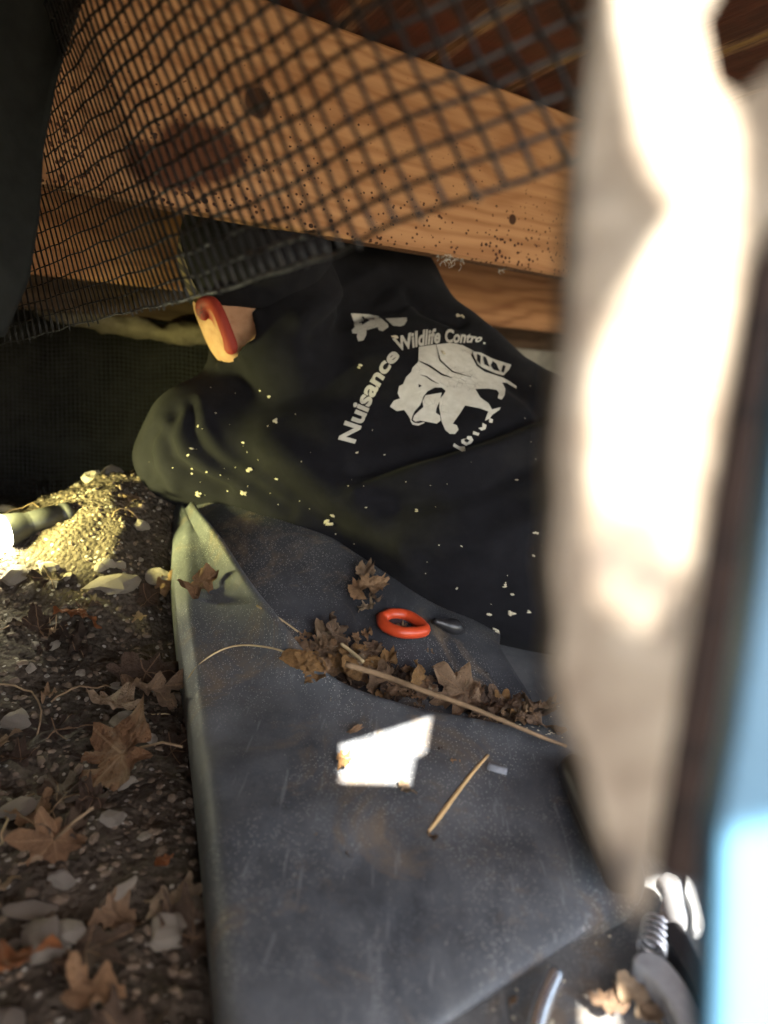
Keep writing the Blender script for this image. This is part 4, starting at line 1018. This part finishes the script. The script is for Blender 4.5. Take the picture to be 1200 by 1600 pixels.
b2_ = leaf_px('maple', 2, 'leaf', 88, 1330, 110, 250, 'curled tan leaf with an upright stem among pale stones', .014, .35, 2.4)
bpy.context.view_layer.update()
tube('stem', [b2_.matrix_world @ Vector((0, 0, .02)), b2_.matrix_world @ Vector((-.5, .25, .5)), b2_.matrix_world @ Vector((-.8, .4, .7))], .0012, MAT['twig'], b2_, 6)
leaf_px('maple', 2, 'leaf_orange', 22, 1545, 130, 80, 'folded orange-red leaf lying among the stones', .02, .5, 1)
leaf_px('scrap', 1, 'leaf', 130, 1575, 150, 30, 'broad faded leaf lying beside the folded orange-red leaf', .010, .1, 1)
leaf_px('oval', 2, 'leaf_orange', 122, 970, 76, 5, 'curled orange leaf lying below the dirt mound', .010, -.6, 0, 1.3)
leaf_px('oval', 1, 'leaf_orange', 258, 1360, 55, 80, 'narrow red-brown leaf standing beside the rolled sheet edge', .010, .4, 1.5)
leaf_px('oak', 1, 'leaf_dark', 225, 1072, 125, 28, 'long grey-brown oak leaf leaning above the largest maple leaf', .022, .3, .6)
leaf_px('oak', 0, 'leaf_dark', 90, 1150, 130, 10, 'dark flattened oak leaf beside the largest maple leaf', .008, .1, .6)
leaf_px('maple', 1, 'leaf_dark', 60, 990, 70, 80, 'dark crumpled leaf below the lit dirt mound', .01, .3, 1)
leaf_px('oval', 1, 'leaf_dark', 130, 1450, 90, 100, 'dark oval leaf lying between pale stones', .01, .2, 1, 1.6)
leaf_px('maple', 3, 'leaf', 312, 925, 62, 330, 'crumpled brown leaf clump on the upper edge of the grey sheet', .012, .2, 1)
leaf_px('maple', 3, 'leaf', 262, 920, 45, 200, 'small curled leaf hanging over the rolled sheet edge', .012, .3, 1)
leaf_px('oval', 2, 'leaf_gold', 648, 1070, 62, 75, 'upright golden curled leaf behind the long twig', .022, .9, .2, 1.2)
leaf_px('oval', 3, 'leaf_gold', 536, 1195, 52, 95, 'golden leaf curled up at the edge of the sunlit patch', .006, .5, 1.2, 1.2)
leaf_px('oval', 3, 'leaf', 556, 1150, 34, 60, 'pale leaf tip sticking up beside the sunlit patch', .007, .9, .4, .8)
leaf_px('maple', 2, 'leaf', 632, 1240, 34, 20, 'small ragged brown leaf scrap below the sunlit patch', .004, .2, 1)
leaf_px('maple', 3, 'leaf_dark', 674, 1316, 20, 80, 'dark brown scrap at the lower end of the pale peeled stick', .004, .3, 1)
leaf_px('maple', 2, 'leaf', 720, 1100, 100, 200, 'flat tan leaf lying under the long twig in the crease', .016, .25, 2)
leaf_px('maple', 1, 'leaf', 790, 1125, 90, 160, 'brown leaf lying under the thin end of the long twig', .016, .2, 1)
leaf_px('maple', 2, 'leaf', 838, 1128, 80, 100, 'orange-tan leaf curled up next to the pale picket', .018, .4, 1)
leaf_px('oval', 1, 'leaf_gold', 553, 1062, 45, 300, 'golden leaf lying in the crease at the thick end of the twig', .022, .3, 1, 1.5)
leaf_px('maple', 3, 'leaf', 520, 1000, 50, 70, 'grey-brown leaf standing up at the top of the leaf-filled crease', .016, .8, .3)
leaf_px('maple', 2, 'leaf', 1000, 1590, 110, 30, 'brown leaf lying under the secateurs handle', .008, .2, 1)
leaf_px('maple', 1, 'leaf', 955, 1590, 70, 110, 'sunlit tan leaf on the flat sheet beside the secateurs', .008, .2, 1)
for (px, py, s_, a) in ((568, 905, 38, 80), (575, 925, 42, 20), (560, 935, 36, 130), (585, 945, 34, 250), (572, 958, 30, 10), (592, 922, 30, 60), (625, 985, 20, 30), (618, 982, 18, 200)):
    leaf_px(rnd.choice(('scrap', 'oak')), 3, 'leaf', px, py, s_ * 1.2, a + rnd.uniform(-20, 20), 'crumpled brown leaf scrap bunched beside the orange loop', .010 if s_ > 25 else .004, rnd.uniform(-.7, .7), rnd.uniform(0, 6), 1, 'leaf scraps bunched by the orange loop')
for i in range(78):
    t = rnd.random(); x = 470 + 380 * t; y = 1030 + (98 * t ** .8) + rnd.uniform(-18, 20) - 26 * (rnd.random() < .35) * (1 - t)
    leaf_px(rnd.choice(('scrap', 'scrap', 'oak', 'oval')), rnd.randrange(0, 4), rnd.choice(('leaf', 'leaf', 'leaf', 'leaf_dark', 'leaf_gold')), x, y, rnd.choice((26, 34, 44, 60, 84)), rnd.uniform(0, 360), ('dry leaf scrap in the crease beside the thick end of the long twig' if t < .3 else 'dry leaf scrap in the crease under the middle of the long twig' if t < .7 else 'dry leaf scrap in the crease at the thin end of the long twig'), rnd.uniform(.002, .010), rnd.uniform(-.35, .35), rnd.uniform(0, 6), 1, 'leaf scraps in the sheet crease')
for (px, py, s_) in ((487, 1308, 22), (432, 1262, 18), (460, 1292, 10), (762, 1285, 14), (728, 1293, 12), (540, 1260, 18), (655, 1268, 14), (800, 1330, 14), (712, 1195, 24), (690, 1175, 14), (545, 1340, 22), (520, 1098, 14), (700, 1055, 12), (757, 1053, 16), (672, 1022, 20), (588, 1250, 10), (818, 1490, 16), (800, 1570, 26), (640, 1470, 12), (566, 1378, 12)):
    leaf_px('scrap', rnd.randrange(4), rnd.choice(('leaf', 'leaf', 'leaf_dark')), px, py, s_, rnd.uniform(0, 360), 'tiny leaf crumb lying on the dusty sheet', .002, rnd.uniform(-.3, .3), rnd.uniform(0, 6), rnd.uniform(.4, 1), 'leaf crumbs on the sheet')
for i in range(26):
    x, y = rnd.gauss(535, 44), rnd.gauss(1030, 18)
    leaf_px(rnd.choice(('scrap', 'scrap', 'oak', 'oval')), rnd.randrange(1, 4), rnd.choice(('leaf', 'leaf', 'leaf_gold')), x, y, rnd.uniform(22, 60), rnd.uniform(0, 360), 'dry leaf scrap in the crease beside the thick end of the long twig', rnd.uniform(.004, .014), rnd.uniform(-.45, .45), rnd.uniform(0, 6), 1, 'leaf scraps in the sheet crease')
n_l = 0
while n_l < 120:
    x, y = rnd.uniform(-.85, -.10), rnd.uniform(.30, 1.15)
    if sheet_side(x, y) > -.015 or (y > .86 and rnd.random() < .75): continue
    h, n = drop(x, y); k = rnd.choice(('maple', 'scrap', 'scrap', 'oak', 'oval'))
    px, py, _ = proj(h)
    dark = rnd.random() < .72
    leaf(k, rnd.randrange(0, 4), 'leaf_dark' if dark else 'leaf', h + n * rnd.uniform(.001, .006), (n + Vector((0, 0, 1.5))).normalized(), rnd.uniform(0, 6.28), rnd.uniform(.012, .040), rnd.uniform(-.3, .3), rnd.uniform(0, 6), 'dark rotting leaf bedded in the stony dirt' if dark else 'small tan leaf lying loose on the stony dirt', 'rotting leaves in the dirt' if dark else 'loose tan leaves on the dirt', rnd.uniform(.6, 1.1)); n_l += 1
# ------------------------------------------------------------------ stones
def stone_mesh(seed, flat=.6):
    bm = bmesh.new(); bmesh.ops.create_icosphere(bm, subdivisions=2, radius=1); r_ = random.Random(seed); o = r_.random() * 50
    for v in bm.verts:
        d = 1 + .45 * noise.noise(v.co * 1.1 + Vector((o, 0, 0))) + .2 * noise.noise(v.co * 3 + Vector((0, o, 0))); v.co = Vector((v.co.x * d * 1.25, v.co.y * d, v.co.z * d * flat))
    for _ in range(3):
        nrm = Vector((r_.uniform(-1, 1), r_.uniform(-1, 1), r_.uniform(-.2, 1))).normalized()
        for v in bm.verts:
            e = v.co.dot(nrm) - .62
            if e > 0: v.co -= nrm * e * .9
    me = bpy.data.meshes.new('stone'); bm.to_mesh(me); bm.free(); me.materials.append(MAT['stone']); return me
SM = [stone_mesh(i, f_) for i, f_ in enumerate((.5, .7, .4, .6, .8, .35, .55, .65))]
def put_stone(h, n, r, label, group, i=None, asp=1.0, ang=None, sink=.25):
    o = link(bpy.data.objects.new('stone', SM[i if i is not None else rnd.randrange(8)]))
    o.matrix_world = Matrix.Translation(h + n * r * sink) @ frame(n, ang if ang is not None else rnd.uniform(0, 6.28), rnd.uniform(-.2, .2)) @ Matrix.Diagonal((r * asp, r, r, 1)); tag(o, label, 'stone', group)
for (px, py, wpx, asp, ang, lab) in ((185, 915, 62, 1.7, .3, 'long flat grey stone at the foot of the dirt mound'), (248, 900, 40, 1.1, 0, 'rounded grey stone against the rolled sheet edge at the mound'), (183, 1398, 44, 1.8, .9, 'long pale stone beside the rolled sheet edge'), (290, 1432, 66, 1.2, 1.5, 'large chipped pale stone against the rolled sheet edge'),
                           (28, 1268, 60, 1.2, .4, 'broad pale stone lying above the curled tan leaf'), (115, 1245, 46, 1.2, 1.0, 'pale greenish stone below the largest maple leaf'), (180, 1282, 36, 1.0, .7, 'small white stone beside the curled tan leaf'), (42, 1425, 60, 1.5, .5, 'grey stone slab beside the dark oval leaf'), (228, 1308, 24, 1.2, 0, 'small bluish stone near the narrow red-brown leaf'),
                           (170, 880, 22, 1.0, 0, 'small grey pebble above the long flat grey stone'), (75, 888, 34, 1.6, .2, 'flat brown stone on the lower slope of the mound')):
    h, n = cast(px, py); d = proj(h)[2]; put_stone(h, n, wpx * d / F / 2 / math.sqrt(asp) * .9, lab, None, None, asp, ang)
n_s = 0
while n_s < 150:
    x, y = rnd.uniform(-.85, -.10), rnd.uniform(.30, 1.15)
    if sheet_side(x, y) > -.012: continue
    h, n = drop(x, y); up_ = y > .88
    put_stone(h, n, rnd.choice((.003, .004, .005, .007, .010, .013)) * rnd.uniform(.8, 1.3), 'small pebble half sunk in the lit dirt mound' if up_ else 'small pale pebble half sunk in the stony dirt', 'pebbles on the mound' if up_ else 'pebbles in the dirt'); n_s += 1
# gravel chips too small to pick apart
base_v = [tuple(v.co) for v in SM[0].vertices]
ico = bmesh.new(); bmesh.ops.create_icosphere(ico, subdivisions=1, radius=1); iv = [v.co.copy() for v in ico.verts]; if_ = [tuple(v.index for v in q.verts) for q in ico.faces]; ico.free()
gV, gF = [], []; cnt = 0
while cnt < 5200:
    x, y = rnd.uniform(-.9, -.08), rnd.uniform(.28, 1.22)
    if sheet_side(x, y) > -.004: continue
    h, n = drop(x, y); r = rnd.choice((.0010, .0014, .002, .002, .003, .0042)) * rnd.uniform(.7, 1.2); o = len(gV); m_ = frame(n, rnd.uniform(0, 6.28), rnd.uniform(-.6, .6))
    sx, sz = rnd.uniform(.8, 1.7), rnd.uniform(.4, .9)
    for q in iv: gV.append(h + (m_ @ Vector((q.x * sx * rnd.uniform(.8, 1.2), q.y * rnd.uniform(.8, 1.2), q.z * sz))) * r)
    gF += [tuple(i + o for i in q) for q in if_]; cnt += 1
tag(obj('gravel', gV, gF, MAT['gravel']), 'fine gravel and crumbs of soil covering the dirt', 'gravel', None, 'stuff')
# twigs and roots in the dirt
for i in range(34):
    x, y = rnd.uniform(-.7, -.14), rnd.uniform(.34, 1.05)
    if sheet_side(x, y) > -.03: continue
    a = rnd.uniform(0, 6.28); L_ = rnd.uniform(.03, .10); cv = rnd.uniform(-1.5, 1.5); pts = []
    for k in range(10):
        t = k / 9; xx, yy = x + L_ * t * math.cos(a + cv * t), y + L_ * t * math.sin(a + cv * t)
        if sheet_side(xx, yy) > -.006: break
        h, n = drop(xx, yy); pts.append(h + n * (.002 + .005 * math.sin(3.14 * t)))
    if len(pts) > 3: tag(tube('twig', pts, rnd.uniform(.0005, .0012), MAT[rnd.choice(('twig', 'straw', 'twig'))], None, 5), 'thin broken twig lying across the stony dirt', 'twig', 'twigs in the dirt')
# ------------------------------------------------------------------ flecks of dirt on the shirt, crumbs on the sheets
fV, fF = [], []
def fleck(h, n, r):
    o = len(fV); m_ = frame(n, rnd.uniform(0, 6.28), rnd.uniform(-.3, .3)); sx = rnd.uniform(.6, 2.4)
    for q in iv: fV.append(h + n * r * .25 + (m_ @ Vector((q.x * sx * rnd.uniform(.6, 1.3), q.y * rnd.uniform(.6, 1.2), q.z * .4))) * r)
    fF.extend(tuple(i + o for i in q) for q in if_)
spots = [(432, 660, .005), (390, 735, .006), (312, 772, .006), (380, 772, .006), (420, 620, .003), (515, 815, .007), (520, 805, .005), (562, 573, .004), (545, 760, .002), (652, 798, .003), (800, 960, .006), (776, 985, .006), (720, 965, .005), (765, 960, .004), (825, 955, .003), (838, 832, .004), (790, 915, .003), (800, 928, .003), (715, 492, .005), (723, 495, .004), (617, 528, .006), (690, 553, .005)]
for (px, py, r) in spots:
    hit, n, i, d = shirt_bvh.ray_cast(CAM, ray(px, py).normalized())
    if hit:
        for _ in range(3): fleck(hit + Vector((rnd.uniform(-1, 1), 0, rnd.uniform(-1, 1))) * r * .5, n if n.dot(FWD) < 0 else -n, r * .45)
for i in range(85):
    px, py = (rnd.gauss(330, 60), rnd.gauss(715, 45)) if i < 34 else (rnd.uniform(280, 850), rnd.uniform(600, 990))
    hit, n, i_, d = shirt_bvh.ray_cast(CAM, ray(px, py).normalized())
    if hit: fleck(hit, n if n.dot(FWD) < 0 else -n, rnd.choice((.0005, .0007, .0009, .0014)))
o = obj('dirt_flecks', fV, fF, MAT['fleck'], person); o['kind'] = 'stuff'; o['label'] = 'pale crumbs of dirt scattered over the shirt'
fV, fF = [], []
for i in range(620):
    if i < 150: t = rnd.random(); px, py = 400 + 110 * t + rnd.gauss(0, 10), 930 + 100 * t + rnd.gauss(0, 9)
    elif i < 300: t = rnd.random(); px, py = 470 + 400 * t, 1035 + 110 * t ** .8 + rnd.gauss(0, 10)
    else: px, py = rnd.uniform(330, 960), rnd.uniform(1000, 1640)
    h, n = cast(px, py)
    if h: fleck(h, n, rnd.choice((.0004, .0006, .0008, .0012, .0016)))
tag(obj('litter_crumbs', fV, fF, MAT['fleck']), 'tiny dry crumbs sprinkled over the rubber sheets', 'litter', None, 'stuff')
# lint hanging from the joist
lv, lf = [], []
for (px, py, n) in ((694, 402, 9), (710, 408, 6), (780, 424, 2)):
    for i in range(n):
        x, z = joist_local(px + rnd.uniform(-12, 12), py - 4); p = J0 + JDIR * x - JN * .001; p.z = JB + z; pts = [p]
        for k in range(7): pts.append(pts[-1] + Vector((rnd.uniform(-1, 1), rnd.uniform(-.3, .3), rnd.uniform(-1.3, .4))) * .003)
        a, b = tube_geo(pts, .0003, 4); a, b = merge([(lv, lf), (a, b)]); lv, lf = a, b
tag(obj('cobweb', lv, lf, MAT['lint']), 'wisps of pale cobweb hanging from the lower edge of the joist', 'cobweb', None, 'stuff')
